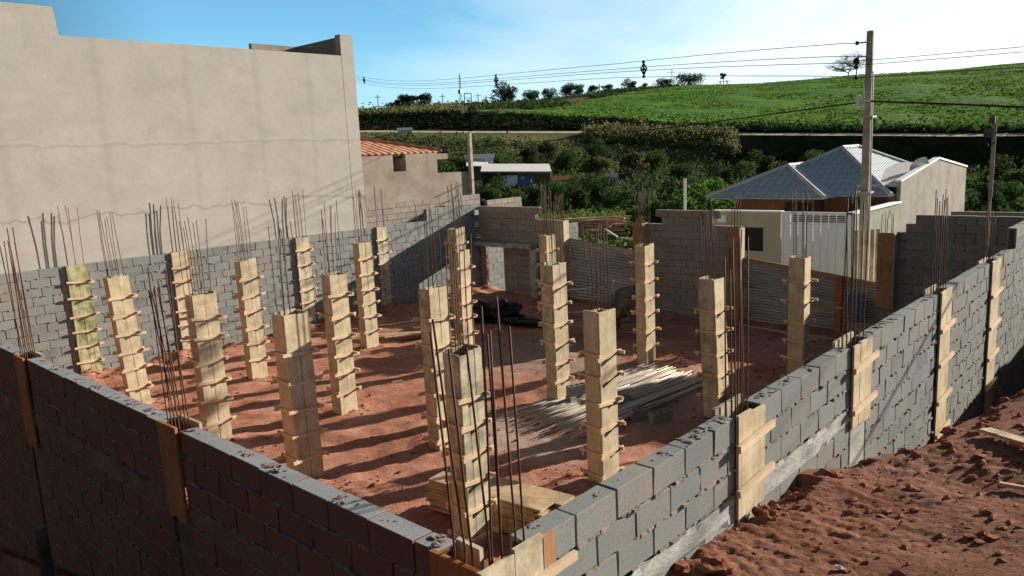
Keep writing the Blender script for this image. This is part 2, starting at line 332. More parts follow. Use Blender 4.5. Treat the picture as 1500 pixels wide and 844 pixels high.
YP = [(2.3, -2.70), (4.0, -2.78), (5.5, -2.95), (6.3, -3.02), (7.4, -3.36), (8.4, -3.9), (9.6, -4.5), (11, -5.0), (30, -5.2)]
def prof(y):
    if y <= YP[0][0]: return YP[0][1]
    for (a, za), (b, zb) in zip(YP, YP[1:]):
        if y <= b: return za + (zb - za) * (y - a) / (b - a)
    return YP[-1][1]
EDGE = [(6.2, -2.45), (6.7, -2.15), (7.4, -1.75), (8.0, -1.68), (8.7, -1.58), (9.5, -1.36), (12, -1.15), (30, -1.1)]
def edge(y):
    if y <= EDGE[0][0]: return EDGE[0][1]
    for (a, xa), (b, xb) in zip(EDGE, EDGE[1:]):
        if y <= b: return xa + (xb - xa) * (y - a) / (b - a)
    return EDGE[-1][1]
def h_bank(x, y):
    p = Vector((x, y, .3))
    n = .07 * noise.noise(p * .7) + .03 * noise.noise(p * 2.0) + (.36 + .9 * noise.noise(p * .9)) * (.022 * noise.noise(Vector((x * 5, y * 11, 1))) + .022 * abs(noise.noise(p * 11)) + .018 * noise.noise(p * 19)) + .012 * noise.noise(p * 37)
    top = -2.86 + .16 * max(0, x + 1.9) + (.0 if y > 3.2 else (3.2 - y) * .19)
    top = min(top, -1.68) if y < 3 else top
    if x < -.85 and y < 1: top = max(top, -2.1)
    if y < 6.2: z = top if x > -2.3 else min(top, prof(y) + .25 * (x + 2.6))
    else:
        e = edge(y) + .22 * noise.noise(Vector((y * 1.3, 4, 0))) + .1 * noise.noise(Vector((y * 4.1, 9, 0))); low = prof(y)
        z = low + (top - low) * sst(e - .55, e + .03, x)
    if y < 2.2:
        e = -.85 if y < .8 else -.85 - (y - .8) / 1.4 * 1.5
        z = -6.2 + (z + 6.2) * max(sst(e - 1.3, e, x), 1 - sst(-.6, .1, y)); n *= .8  # unseen left arm of the bank, added to darken the shaded wall
    return z + n
xs = lin(-24, -4.6, .6)[:-1] + lin(-4.6, -2.7, .2)[:-1] + lin(-2.7, -.2, .022)[:-1] + lin(-.2, 1.2, .07)[:-1] + lin(1.2, 14, .8)
ys = lin(-16, -1, .8)[:-1] + lin(-1, 1.6, .15)[:-1] + lin(1.6, 3.2, .1)[:-1] + lin(3.2, 6.5, .022)[:-1] + lin(6.5, 10.2, .035)[:-1] + lin(10.2, 14, .12)[:-1] + lin(14, 26, .6)
def h_bank2(x, y):
    if x < -2.56 and y > 2.38: return -7.5
    return h_bank(x, y)
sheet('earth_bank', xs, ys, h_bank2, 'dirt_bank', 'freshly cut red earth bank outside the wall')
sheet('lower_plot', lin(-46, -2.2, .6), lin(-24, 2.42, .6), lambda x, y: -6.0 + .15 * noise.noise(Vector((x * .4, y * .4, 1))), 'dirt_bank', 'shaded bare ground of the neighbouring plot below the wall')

# clods on the earth
cl = MB()
for i in range(1900):
    y = U(3.3, 10.5); x = U(-2.45, 1.0)
    if x < edge(y) + .05 and y > 6.2 and R() < .7: continue
    r = .006 + .03 * R() ** 5; cl.blob((x, y, h_bank(x, y) + r * .1), r * U(.8, 1.5), r * U(.8, 1.5), r * U(.5, .9), i, .5)
for i in range(35):                                        # bigger lumps along the broken edge
    y = U(5.5, 9.6); x = edge(y) + U(-.1, .2); r = U(.015, .045); cl.blob((x, y, h_bank(x, y) + r * .2), r * 1.3, r, r * .8, i, .5, sub=2)
tag(cl.build('earth_clods', 'pebble'), 'loose clods of red earth strewn over the bank', 'earth clods', kind='stuff')
cl = MB()
for i in range(3200):
    if i % 3 == 0: gx, gy = random.choice(GRID); x = gx + random.gauss(0, .45); y = gy + random.gauss(0, .45)
    elif i % 3 == 1: x = -18.9 + abs(random.gauss(0, .6)); y = U(3, 15)
    else: x = U(-18.8, -3); y = U(2.7, 18.5)
    if not (-19 < x < -2.8 and 2.6 < y < 18.7): continue
    r = .008 + .035 * R() ** 6; cl.blob((x, y, h_floor(x, y) + r * .3), r * U(.8, 1.5), r * U(.8, 1.5), r * .7, i, .35)
tag(cl.build('earth_crumbs', 'pebble'), 'crumbs of red earth and rubble on the site floor', 'earth crumbs', kind='stuff')

# far terrain ------------------------------------------------------
AZ = [-75, -60, -53, -45, -40, -37, -35, -30, -25, -21, -17, -13, -9.5, 10, 40]
def ip(xs_, ys_, x): return float(np.interp(x, xs_, ys_))
EL_ROAD = [2.2, 2.1, 2.0, 1.6, 1.35, 1.2, 1.05, .75, .45, .22, 0, -.25, -.4, -.9, -1.2]
EL_BANK = [3.1, 3.0, 3.05, 3.0, 2.5, 2.2, 2.0, 1.4, .95, .62, .3, .0, -.15, -.6, -1]
EL_CREST = [3.2, 3.2, 3.25, 3.4, 3.55, 3.8, 4.0, 4.15, 3.95, 4.0, 4.0, 3.85, 3.95, 3.9, 3.6]
def d_low(az): return ip([-53, -35, -25, -9], [118, 124, 140, 146], az)
def h_out(az, d):
    tn = lambda e: math.tan(math.radians(e))
    zr = 150 * tn(ip(AZ, EL_ROAD, az)); zb = 165 * tn(ip(AZ, EL_BANK, az)); zc = 400 * tn(ip(AZ, EL_CREST, az))
    dl = d_low(az); zlow = ip([-53, -43, -33, -20, -9], [-1.5, -2.5, -5.5, -6.6, -7.0], az)
    zm = ip([-60, -45, -30, -10], [-5.4, -5.6, -6.4, -7.4], az)
    P = [(0, -4.9), (56, -5.0), (75, zm), (95, zm + .3), (dl, zlow), (149, zr), (154.5, zr + .45), (165, zb), (260, zb + (zc - zb) * .47), (340, zb + (zc - zb) * .8), (400, zc), (430, zc - .3), (700, zc - 45), (1500, -70), (5000, -120)]
    return ip([p[0] for p in P], [p[1] for p in P], d)
rd = [1, 8, 16, 18, 19.5, 21, 23, 25] + lin(27, 100, 2)[0:] + lin(103, 147, 2) + [149, 150, 152, 154.5, 156, 158, 160, 162, 165] + lin(170, 400, 5) + [405, 415, 430, 470, 550, 700, 1000, 1500, 2500, 5000]
azs = [-180 + 6 * i for i in range(17)] + lin(-79, 22, .5) + [24 + 6 * i for i in range(27)]
grounds = {'ground': [], 'road': [], 'hill_cut': [], 'crop_field': [], 'meadow': []}
def isfield(az, d):
    return 165 <= d < ip([-45, -41, -37, -33, -30], [165, 200, 245, 330, 400], az)
vid = {}; tv = []
for j, d in enumerate(rd):
    for i, az in enumerate(azs):
        a = math.radians(az); x, y = math.sin(a) * d, math.cos(a) * d
        azc = az if -90 < az < 60 else (-75 if az < 0 else 40)
        z = h_out(azc, d)
        if d > 30 and not (148 < d < 155.5): z += min(.5, d * .004) * noise.noise(Vector((x * .05, y * .05, 3))) * 2 + .18 * noise.noise(Vector((x * .25, y * .25, 7)))
        if d < 27.5 and x > -19.25 and y < 18.95: z = -7.6
        if x < -2.2 and y < 2.5 and d < 60: z = -7.6
        if (x > -4.7 and y < 26.5 and y > -17 and x < 14.5): z = -7.6
        if x < -18 and y < 15 and d < 60: z = min(z, -6)
        tv.append((x, y, z))
ni = len(azs)
for j in range(len(rd) - 1):
    dm = (rd[j] + rd[j + 1]) / 2
    for i in range(ni):
        i2 = (i + 1) % ni
        if i2 == 0: continue
        am = (azs[i] + azs[i2]) / 2
        if 149 <= dm <= 154.5: k = 'road'
        elif (154.5 < dm < 165) or (d_low(am) < dm < 149 and am > -27): k = 'hill_cut'
        elif isfield(am, dm): k = 'crop_field'
        elif 19 < dm < 75 and -50 < am < -15: k = 'meadow'
        else: k = 'ground'
        grounds[k].append((j * ni + i, j * ni + i2, (j + 1) * ni + i2, (j + 1) * ni + i))
for k, fs in grounds.items():
    used = sorted({i for f in fs for i in f}); mp = {u: q for q, u in enumerate(used)}
    me = bpy.data.meshes.new(k); me.from_pydata([tv[u] for u in used], [], [tuple(mp[i] for i in f) for f in fs])
    me.materials.append(M[{'ground': 'ground', 'road': 'road', 'hill_cut': 'bankveg', 'crop_field': 'field', 'meadow': 'meadow'}[k]])
    me.polygons.foreach_set('use_smooth', [True] * len(fs)); o = bpy.data.objects.new(k, me); C.objects.link(o)
    tag(o, {'ground': 'scrubby terrain rolling to the horizon', 'road': 'pale dirt road along the foot of the hill', 'hill_cut': 'dark overgrown cutting beside the road', 'crop_field': 'green crop field on the hillside', 'meadow': 'rough grassy plot beyond the fence'}[k], kind='structure')

# ------------------------------------------------------------------ block walls
TH = .14
def block_wall(label, axis, fixed, out, a0, a1, ztop_fn, zbot, gaps=(), mats='block', detail=True, beam=None, bevel=.004, open_p=.35, corem='mortar_dark', name='block_wall', cat='wall', crumbs=False, group=None, skip=None, lump=0, beamm='concrete', jl=.386, mortm='mortar'):
    """axis: 'x' runs along x at y in [fixed-TH, fixed] etc. fixed = outer face coordinate, out = +1/-1 outward normal sign."""
    root = empty(name, ((a0 + a1) / 2 if axis == 'x' else fixed, fixed if axis == 'x' else (a0 + a1) / 2, zbot), label, cat, group)
    inn = fixed - out * TH
    lo, hi = min(inn, fixed), max(inn, fixed)
    bl, co, mo = MB(), MB(), MB()
    def put(mb, s0, s1, t0, t1, z0, z1, jit=0, mi=0):
        if axis == 'x': mb.box(s0, s1, t0, t1, z0, z1, mi, jit)
        else: mb.box(t0, t1, s0, s1, z0, z1, mi, jit)
    def spans(z):
        segs = [(a0, a1)]
        for g in gaps:
            if len(g) == 2 or (g[2] <= z <= g[3]):
                ns = []
                for s in segs:
                    if g[1] <= s[0] or g[0] >= s[1]: ns.append(s); continue
                    if g[0] > s[0]: ns.append((s[0], g[0]))
                    if g[1] < s[1]: ns.append((g[1], s[1]))
                segs = ns
        return segs
    zmax = max(ztop_fn(a0 + (a1 - a0) * t / 40) for t in range(41)); n = int(math.ceil((zmax - zbot) / .2))
    for c in range(n):
        z1 = zmax - c * .2; z0 = z1 - .2; zm = (z0 + z1) / 2
        isb = beam and beam[0] < zm < beam[1]
        for (s0, s1) in spans(zm):
            if isb:
                if beam[2] < (s0 + s1) / 2 < beam[3]: continue
            s = s0 - (.2 if c % 2 else 0) ; s += .0
            while s < s1 - .02:
                b0, b1 = max(s, s0), min(s + jl, s1)
                if b1 - b0 > .05 and ztop_fn((b0 + b1) / 2) > z1 - .05:
                    j = .0035 if detail else .002
                    dz = U(-.003, .003); dd = U(-.003, .003)
                    put(bl, b0, b1, lo + dd, hi + dd, z0 + .012 + dz, z1 + dz, j)
                    put(co, b0 - .012, b1 + .012, lo + .035, hi - .035, z0 - .001, z1 - .02)
                    if detail:
                        if z0 - .2 > zbot - .3:          # bed joint mortar squeezed out in lumps
                            q = b0
                            while q < b1:
                                w = U(.03, .11)
                                if R() < .72:
                                    e = U(-.004, .009) + (lump if R() < .2 else 0)
                                    put(mo, q, min(q + w, b1), lo - (e if out < 0 else -.01), hi + (e if out > 0 else -.01), z0 - .006, z0 + .016, .005)
                                q += w
                        if R() > open_p and c > 0:
                            e = U(-.014, .002)
                            put(mo, b1 - .002, b1 + .013, lo - (e if out < 0 else -.02), hi + (e if out > 0 else -.02), z0 + U(0, .08), z1 - U(0, .06), .004)
                s += .4
    if crumbs:
        q = a0 + .2
        while q < a1:
            for k in range(random.choice((0, 3, 9, 16))):
                a = q + random.gauss(0, .07)
                if any(g[0] - .03 < a < g[1] + .03 for g in gaps) or not (a0 < a < a1): continue
                t = lo + TH * (.5 + random.gauss(0, .2)); t = min(max(t, lo + .01), hi - .01); r = .003 + .012 * R() ** 2; z = ztop_fn(a)
                c_ = (a, t, z + .003) if axis == 'x' else (t, a, z + .003)
                mo.blob(c_, r * U(1, 2.6), r * U(1, 2.4), r * .4, k + q, .6)
            q += .4
    ob = bl.build('blocks', mats, root, bevel=bevel if detail else 0); keep_world(ob, root)
    oc = co.build('mortar_core', corem, root); keep_world(oc, root)
    if mo.v: om = mo.build('mortar', mortm, root); keep_world(om, root)
    if beam:
        bb = MB(); step = .12
        for (s0, s1) in spans((beam[0] + beam[1]) / 2):
            s0, s1 = max(s0, beam[2]), min(s1, beam[3])
            if s1 <= s0: continue
            k = int((s1 - s0) / step) + 1; w = (s1 - s0) / k; vs = []; fs = []
            for i in range(k + 1):
                for zz in range(5):
                    a = s0 + w * i; z = beam[0] + (beam[1] - beam[0]) * zz / 4
                    e = .007 + .012 * noise.noise(Vector((a * 4, z * 9, fixed))) - (.03 if zz in (0, 4) and noise.noise(Vector((a * 6, z * 3, 2))) > .1 else 0)
                    t = fixed + out * e; vs.append((a, t, z) if axis == 'x' else (t, a, z))
            for i in range(k):
                for zz in range(4): fs.append((i * 5 + zz, (i + 1) * 5 + zz, (i + 1) * 5 + zz + 1, i * 5 + zz + 1))
            bb.add(vs, fs); put(bb, s0, s1, lo + .004, hi - .03, beam[0] + .004, beam[1] - .004)
        o = bb.build('concrete_beam', beamm, root); keep_world(o, root)
    return root
# near-left wall (A): outer face y=2.37 facing the camera side
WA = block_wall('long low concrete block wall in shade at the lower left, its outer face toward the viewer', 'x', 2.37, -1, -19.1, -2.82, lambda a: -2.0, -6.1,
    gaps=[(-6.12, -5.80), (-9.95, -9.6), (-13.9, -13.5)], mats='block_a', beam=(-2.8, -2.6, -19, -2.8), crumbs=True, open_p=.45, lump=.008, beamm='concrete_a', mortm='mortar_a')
# right wall (B): outer face x=-2.5
WB = block_wall('sunlit grey concrete block wall running from the near corner up the right side', 'y', -2.5, 1, 2.72, 15.35, lambda a: -2.0, -5.0,
    gaps=[(5.03, 5.46), (7.44, 7.94), (10.56, 11.05), (13.45, 14.0)], beam=(-2.8, -2.6, 2.6, 7.5), crumbs=True, lump=.012)
WB2 = block_wall('taller stepped end of the right hand block wall, three courses higher than the rest', 'y', -2.5, 1, 15.36, 19.6, lambda a: -1.66 if a > 15.0 else -2.0, -5.0, detail=True, crumbs=False)
# boundary wall (D) along the tall plastered building: face x=-19 toward the site
WD = block_wall('long block boundary wall under the tall plastered building, sunlit face with pale mortar patches', 'y', -19.0, 1, 2.4, 16.5, lambda a: -2.04, -4.9, open_p=.75, crumbs=False, lump=.012, corem='mortar_d')
WD2 = block_wall('raised far end of the left boundary wall, half of it in shadow', 'y', -19.0, 1, 16.51, 24.5, lambda a: -1.66 if a < 18.75 else -2.86, -4.9)
# far wall segments, inner face y=18.9
def fw(label, x0, x1, top, mats='block_old', gaps=()):
    return block_wall(label, 'x', 18.9, -1, x0, x1, (lambda a: top) if not callable(top) else top, -5.0, mats=mats, gaps=gaps, open_p=.2, bevel=0)
FW1 = fw('shaded far wall section with a doorway at the back left corner', -19.0, -15.42, lambda a: -1.76 if a < -16.4 else -2.16, gaps=[(-18.75, -17.9, -6, -2.95)])
FW2 = fw('tall brown block wall section in the middle of the far side, between the two sheet metal fences', -12.25, -9.25, lambda a: -1.78 if -11.85 < a < -9.95 else -2.18)
FW3 = fw('dark stepped block wall closing the far right corner of the site', -5.42, -2.66, lambda a: -1.8 if a > -5.18 else -2.2, mats='block')
# lintel over the doorway
mb = MB(); mb.box(-18.98, -16.35, 18.55, 18.89, -3.1, -2.95, jit=.005); mb.box(-16.45, -16.2, 18.6, 18.74, -5.0, -3.1)
for o_ in (mb.build('lintel_slab', 'concrete', FW1),): keep_world(o_, FW1)
# a sunlit wall seen through the doorway
block_wall('pale block wall seen through the doorway of the far wall', 'x', 21.6, -1, -22.5, -19.3, lambda a: -2.2, -5.0, mats='block_old', detail=False)
# second row of walls to the back left
BW = block_wall('brown block wall behind the left boundary, striped by thin rebar shadows', 'y', -21.0, 1, 15.3, 21.0, lambda a: -1.48, -5.0, mats='block_old', detail=False)
block_wall('short return wall joining the two left walls at their step', 'x', 18.75, -1, -20.85, -19.2, lambda a: -1.75, -5.0, mats='block_old', detail=False)
block_wall('low pale block wall end beyond the far left corner', 'y', -21.0, 1, 21.4, 23.4, lambda a: -1.76, -5.0, mats='block_old', detail=False)

# ------------------------------------------------------------------ tall plastered neighbour
TB = empty('plastered_building', (-20, 5, -6), 'tall windowless building with bare beige plaster wall and stepped top at the left', 'building')
mb = MB(); mb.prism([(-14, -6.2), (-14, 3.66), (6.28, 3.62), (6.33, 3.02), (13.78, 3.02), (13.78, -6.2)], 0, -31, -19.15); keep_world(mb.build('wall', 'plaster', TB), TB)
mb = MB(); mb.box(-19.4, -19.146, 13.785, 14.22, -6.2, 3.62); keep_world(mb.build('end_pillar', 'plaster', TB), TB)
mb = MB(); mb.box(-31, -19.405, 14.05, 14.2, -6.2, 3.62); mb.box(-22.0, -21.85, 12.5, 14.04, 2.9, 3.62); keep_world(mb.build('facade_parapet', 'plaster_brown', TB), TB)

# ------------------------------------------------------------------ formwork columns
def column_parts(root, sx, sy, h, wood, nclamp=7, first=.42, step=.365, nbars=7, barh=1.3, zbase=0, seed=0, wallside=False, boards=2):
    rnd = random.Random(seed)
    t = .025
    # boards: +x face in two planks, -y face one, -x, +y
    def plank(x0, x1, y0, y1, hh, w):
        b = MB(); b.box(x0, x1, y0, y1, zbase, hh, jit=.003); b.build('board', w, root)
    hx = sx / 2; hy = sy / 2
    w1 = sy / boards
    for k in range(boards):
        plank(hx - t, hx, -hy + k * w1 + .004, -hy + (k + 1) * w1 - .005, h + rnd.uniform(-.03, .02), wood)
    plank(-hx + .0, hx - t - .002, -hy, -hy + t, h + rnd.uniform(-.04, .03), wood if rnd.random() < .8 else 'wood_grey')
    plank(-hx, -hx + t, -hy + t + .002, hy - t - .002, h + rnd.uniform(-.04, .02), 'wood_grey')
    plank(-hx, hx - t - .002, hy - t, hy, h + rnd.uniform(-.04, .02), wood)
    for k in range(nclamp):
        z = h - first - k * step + rnd.uniform(-.03, .03)
        if z < .12: break
        b = MB(); bt, bh = .03, .045; ex = .10; tl = rnd.uniform(-.03, .03)
        def bar(p, q): b.beam(p, q, bt, bh)
        e = [ex + rnd.uniform(-.03, .04) for _ in range(6)]
        bar((hx + bt / 2, -hy - e[0] * .6, z - tl), (hx + bt / 2, hy + e[1], z + tl))            # sunny side
        bar((-hx - bt / 2, -hy - e[2], z + .012), (-hx - bt / 2, hy + e[3], z - .012))
        if not wallside: bar((-hx - e[4], -hy - bt / 2, z + .03 + tl), (hx + .015, -hy - bt / 2, z + .02))
        bar((-hx - .03, hy + bt / 2, z + .01), (hx + e[5] * 1.0, hy + bt / 2, z + .02))
        b.build('clamp', 'batten', root)
    for k in range(nbars):
        a = k % 2; fx = (-1 if a else 1) * ((hx - .07 if sx > .2 else .02)); fy = -hy + .06 + (sy - .12) * (k // 2) / max(1, (nbars - 1) // 2)
        tx, ty = rnd.uniform(-.05, .05), rnd.uniform(-.05, .05); bh_ = h + barh * rnd.uniform(.86, 1.04)
        b = MB(); b.tube([(fx, fy, max(zbase, h - .5)), (fx + tx * .3, fy + ty * .3, h + barh * .5), (fx + tx, fy + ty, bh_)], .0062, 6); b.build('rebar', 'rebar', root, smooth=True)
CI = {}
def col(key, label, x, y, top=-2.05, sx=.28, sy=.38, wood='wood', lean=(0, 0), **k):
    r = empty('formwork_column', (x, y, FZ + .01), label, 'column formwork', 'wooden column formwork standing on the site')
    column_parts(r, sx, sy, top - FZ - .01, wood, seed=hash(key) % 1000 if False else sum(map(ord, key)) * 7 + int(abs(x * 10)), **k)
    r.rotation_euler = (lean[0], lean[1], U(-.03, .03)); CI[key] = r; return r
col('k', 'wooden column formwork in the front row nearest the low corner, plank stack behind it', -6.3, 5.88, -2.2, sx=.27, sy=.36, wood='wood_grey', first=.55, step=.34, boards=3)
col('i', 'wooden column formwork in the front row, second from the near corner, wide pale top', -9.85, 5.82, -2.13, sx=.33, sy=.42, first=.62, step=.4)
col('c', 'wooden column formwork in the front row, middle one, with dark rebars rising before it', -12.5, 5.75, -2.07, sx=.27, sy=.42)
col('b', 'leaning wooden column formwork in the front row, just right of the mossy wall column', -15.7, 5.72, -2.0, sx=.22, sy=.4, lean=(.045, -.01))
col('a', 'mossy weathered column formwork against the boundary wall at far left', -18.985, 5.95, -2.02, sx=.09, sy=.44, wood='wood_moss', wallside=True, nbars=5)
col('m', 'wooden column formwork in the second row, right of centre, wide plank face', -6.15, 8.35, -2.17, sx=.27, sy=.38, first=.6, step=.36, boards=1)
col('j', 'wooden column formwork in the second row, standing left of a fresh shadow stripe', -9.05, 7.9, -2.02, sx=.26, sy=.4, step=.4, first=.52)
col('f', 'wooden column formwork in the second row with a plain earth area to its right', -11.9, 8.0, -2.03, sx=.27, sy=.38)
col('d', 'wooden column formwork in the second row, nearest to the boundary wall', -15.5, 8.2, -2.0, sx=.25, sy=.38)
col('d2', 'wall column formwork half hidden behind the middle front row column', -18.985, 8.3, -2.0, sx=.09, sy=.4, wallside=True)
col('o', 'leaning wooden column formwork right of the pile of pale poles', -6.12, 11.65, -2.23, sx=.30, sy=.37, lean=(.0, -.045), first=.55)
col('l', 'wooden column formwork in the third row beside the two upright hollow blocks', -9.0, 10.85, -2.03, sx=.26, sy=.38)
col('q', 'wooden column formwork in the third row in front of its taller twin', -12.2, 11.5, -2.03, sx=.24, sy=.36)
col('g', 'wooden column formwork with a block and planks on the ground at its right', -15.55, 11.35, -2.0, sx=.25, sy=.38)
col('e', 'wall column formwork on the boundary wall, its lower half in shadow', -18.985, 11.8, -2.03, sx=.09, sy=.42, wallside=True, wood='wood_grey')
col('p', 'slim column formwork before the sheet fence at right, lower part in shadow', -5.75, 14.2, -2.18, sx=.30, sy=.32, first=.5)
col('n', 'wooden column formwork at the far end of the pile of pale poles', -9.0, 13.9, -2.04, sx=.25, sy=.36)
col('q2', 'far column formwork mostly hidden behind the one beside the hollow blocks', -12.05, 14.3, -1.98, sx=.22, sy=.36)
col('qb', 'taller brown column formwork seen behind another in the far left part', -15.5, 14.5, -1.95, sx=.34, sy=.36, boards=3, wood='wood')
col('h', 'half shaded column formwork on the boundary wall nearest the dark doorway corner', -18.985, 14.6, -2.05, sx=.09, sy=.38, wallside=True, nbars=4, wood='wood_grey')

# ------------------------------------------------------------------ pilasters cast into the walls
def pilaster_B(label, y0, y1, zb, wood, planks, clamps, nb=7, barh=1.3, top=-1.985, pillar=None):
    yc = (y0 + y1) / 2; r = empty('wall_column_form', (-2.57, yc, zb), label, 'column formwork', 'board forms set into the block walls')
    w = (y1 - y0 + .05) / planks
    for k in range(planks):
        b = MB(); ya = y0 - .025 + k * w; b.box(-2.5 + .012, -2.5 + .037, ya + .002, ya + w - .002, zb + U(-.01, .02), top + U(-.02, .015), jit=.003); keep_world(b.build('board', wood, r), r)
    b = MB(); b.box(-2.677, -2.652, y0 - .03, y1 + .03, -4.75, top - .01 + U(0, .04), jit=.003); keep_world(b.build('board', 'wood_grey', r), r)
    for z in clamps:
        b = MB(); b.beam((-2.44, y0 - .07, z - .015), (-2.44, y1 + .13, z + .02), .03, .055); keep_world(b.build('clamp', 'batten', r), r)
    for k in range(nb):
        x = -2.61 + .08 * (k % 2); y = y0 + .05 + (y1 - y0 - .1) * (k // 2) / max(1, (nb - 1) // 2); tx, ty = U(-.02, .02), U(-.07, .07)
        b = MB(); b.tube([(x, y, -2.4), (x, y, -1.9), (x + tx * .4, y + ty * .4, top + barh * .5), (x + tx, y + ty, top + barh * U(.9, 1.05))], .0058, 6); keep_world(b.build('rebar', 'rebar', r, smooth=True), r)
    if pillar:
        b = MB(); b.box(-2.64, -2.497, y0 + .03, y1 - .03, pillar, zb - .004, jit=.004); keep_world(b.build('cast_pillar', 'concrete', r), r)
    return r
pilaster_B('wide board form with two battens on the right wall, nearest the corner', 5.05, 5.44, -2.8, 'wood', 2, (-2.2, -2.55), barh=1.3, pillar=-3.2)
pilaster_B('board form on the right wall, second from the corner, over a bare cast pillar', 7.46, 7.92, -2.82, 'wood', 3, (-2.2, -2.62), nb=8, barh=1.45, pillar=-3.6)
pilaster_B('long pale board form on the right wall, third from the corner, with four battens', 10.58, 11.03, -4.3, 'wood', 2, (-2.45, -2.9, -3.4, -3.85), nb=8, barh=1.25)
pilaster_B('long pale board form on the right wall, farthest one before the wall steps up', 13.47, 13.98, -4.45, 'wood', 2, (-2.5, -3.0, -3.5, -4.0), nb=5, barh=.75)
def pilaster_A(label, x0, x1, zb, wood, nb=8, barh=1.25):
    xc = (x0 + x1) / 2; r = empty('wall_column_form', (xc, 2.44, zb), label, 'column formwork', 'board forms set into the block walls')
    b = MB(); b.box(x0 - .02, x1 + .02, 2.37 - .034, 2.37 - .009, zb, -1.99 + U(-.01, .02), jit=.003); keep_world(b.build('board', wood, r), r)
    b = MB(); b.box(x0 - .05, x1 + .05, 2.515, 2.54, -4.7, -1.97, jit=.004); keep_world(b.build('board', 'wood', r), r)
    b = MB(); b.box(x0 + .02, x1 - .02, 2.385, 2.49, -6.1, zb - .01, jit=.004); keep_world(b.build('cast_pillar', 'concrete_a', r), r)
    for k in range(nb):
        y = 2.40 + .08 * (k % 2); x = x0 + .04 + (x1 - x0 - .08) * (k // 2) / max(1, (nb - 1) // 2); tx, ty = U(-.16, .08), U(-.05, .05)
        b = MB(); b.tube([(x, y, -2.4), (x, y, -1.95), (x + tx * .45, y + ty * .4, -1.4), (x + tx, y + ty, -2 + barh * U(.85, 1.08))], .0055, 6); keep_world(b.build('rebar', 'rebar', r, smooth=True), r)
pilaster_A('red stained board form in the shaded left wall, nearer one under spreading rusty bars', -6.1, -5.82, -2.76, 'wood_red')
pilaster_A('red stained board form in the shaded left wall, farther one near the left edge', -9.93, -9.62, -3.05, 'wood_red', barh=1.35)
pilaster_A('board form in the left wall beyond the picture edge', -13.85, -13.55, -3.0, 'wood_red', nb=4)
# corner form
r = empty('wall_column_form', (-2.65, 2.5, -3), 'stained board form with tall rusty bars at the near corner of the walls', 'column formwork', 'board forms set into the block walls')
for (x0, x1, y0, y1, w, tt) in ((-2.84, -2.50, 2.336, 2.361, 'wood_red', -1.985), (-2.492, -2.467, 2.34, 2.58, 'wood_grey', -1.985), (-2.492, -2.467, 2.583, 2.80, 'wood_grey', -1.97), (-2.491, -2.466, 2.80, 2.90, 'wood_orange', -1.99), (-2.84, -2.655, 2.52, 2.545, 'wood_grey', -2.0)):
    b = MB(); b.box(x0, x1, y0, y1, -3.0 if x0 > -2.83 or w != 'wood_grey' else -4.7, tt, jit=.003); keep_world(b.build('board', w, r), r)
b = MB(); b.beam((-2.452, 2.5, -2.2), (-2.452, 3.05, -2.19), .03, .05); keep_world(b.build('clamp', 'batten', r), r)
for (x, y, tx, ty, z) in ((-2.74, 2.42, -.12, .04, -.86), (-2.66, 2.42, -.13, .0, -.78), (-2.60, 2.41, -.10, .02, -.92), (-2.62, 2.55, -.10, .02, -.95), (-2.58, 2.6, -.05, .03, -.88), (-2.55, 2.5, -.03, .05, -.72), (-2.57, 2.7, -.05, .0, -.70), (-2.54, 2.56, -.02, .02, -.84), (-2.53, 2.72, -.06, .03, -.86)):
    b = MB(); b.tube([(x, y, -2.7), (x, y, -1.95), (x + tx * .5, y + ty * .6, (z - 2) / 2), (x + tx, y + ty, z)], .0062, 7); keep_world(b.build('rebar', 'rebar', r, smooth=True), r)
# far wall forms
def far_form(label, x0, x1, zt, zb, wood, nb=6, barh=.9, yy=18.72):
    r = empty('wall_column_form', ((x0 + x1) / 2, yy, zb), label, 'column formwork', 'board forms set into the block walls')
    b = MB(); b.box(x0, x1, yy - .03, yy, zb, zt, jit=.004); keep_world(b.build('board', wood, r), r)
    b = MB(); b.box(x1 + .002, x1 + .027, yy - .02, yy + .25, zb, zt - .01, jit=.004); keep_world(b.build('board', 'wood', r), r)
    for k in range(nb):
        x = x0 + .05 + (x1 - x0 - .1) * k / max(1, nb - 1); y = yy + .06 + .1 * (k % 2)
        b = MB(); b.tube([(x, y, zt - .3), (x + U(-.01, .01), y, zt + barh * .6), (x + U(-.04, .04), y + U(-.04, .04), zt + barh * U(.85, 1.05))], .008, 5); keep_world(b.build('rebar', 'rebar', r, smooth=True), r)
far_form('orange board form at the end of the far wall with the doorway', -15.42, -15.1, -2.15, -4.7, 'wood', 7)
far_form('short red board form at the left end of the middle far wall', -12.5, -12.2, -2.15, -4.7, 'wood_orange', 6)
far_form('orange board form at the right end of the middle far wall, lit on its edge', -9.5, -9.2, -2.2, -4.7, 'wood_orange', 6)
far_form('reddish board form at the left end of the dark stepped far wall', -5.76, -5.42, -2.2, -3.95, 'wood_orange', 5, .5)

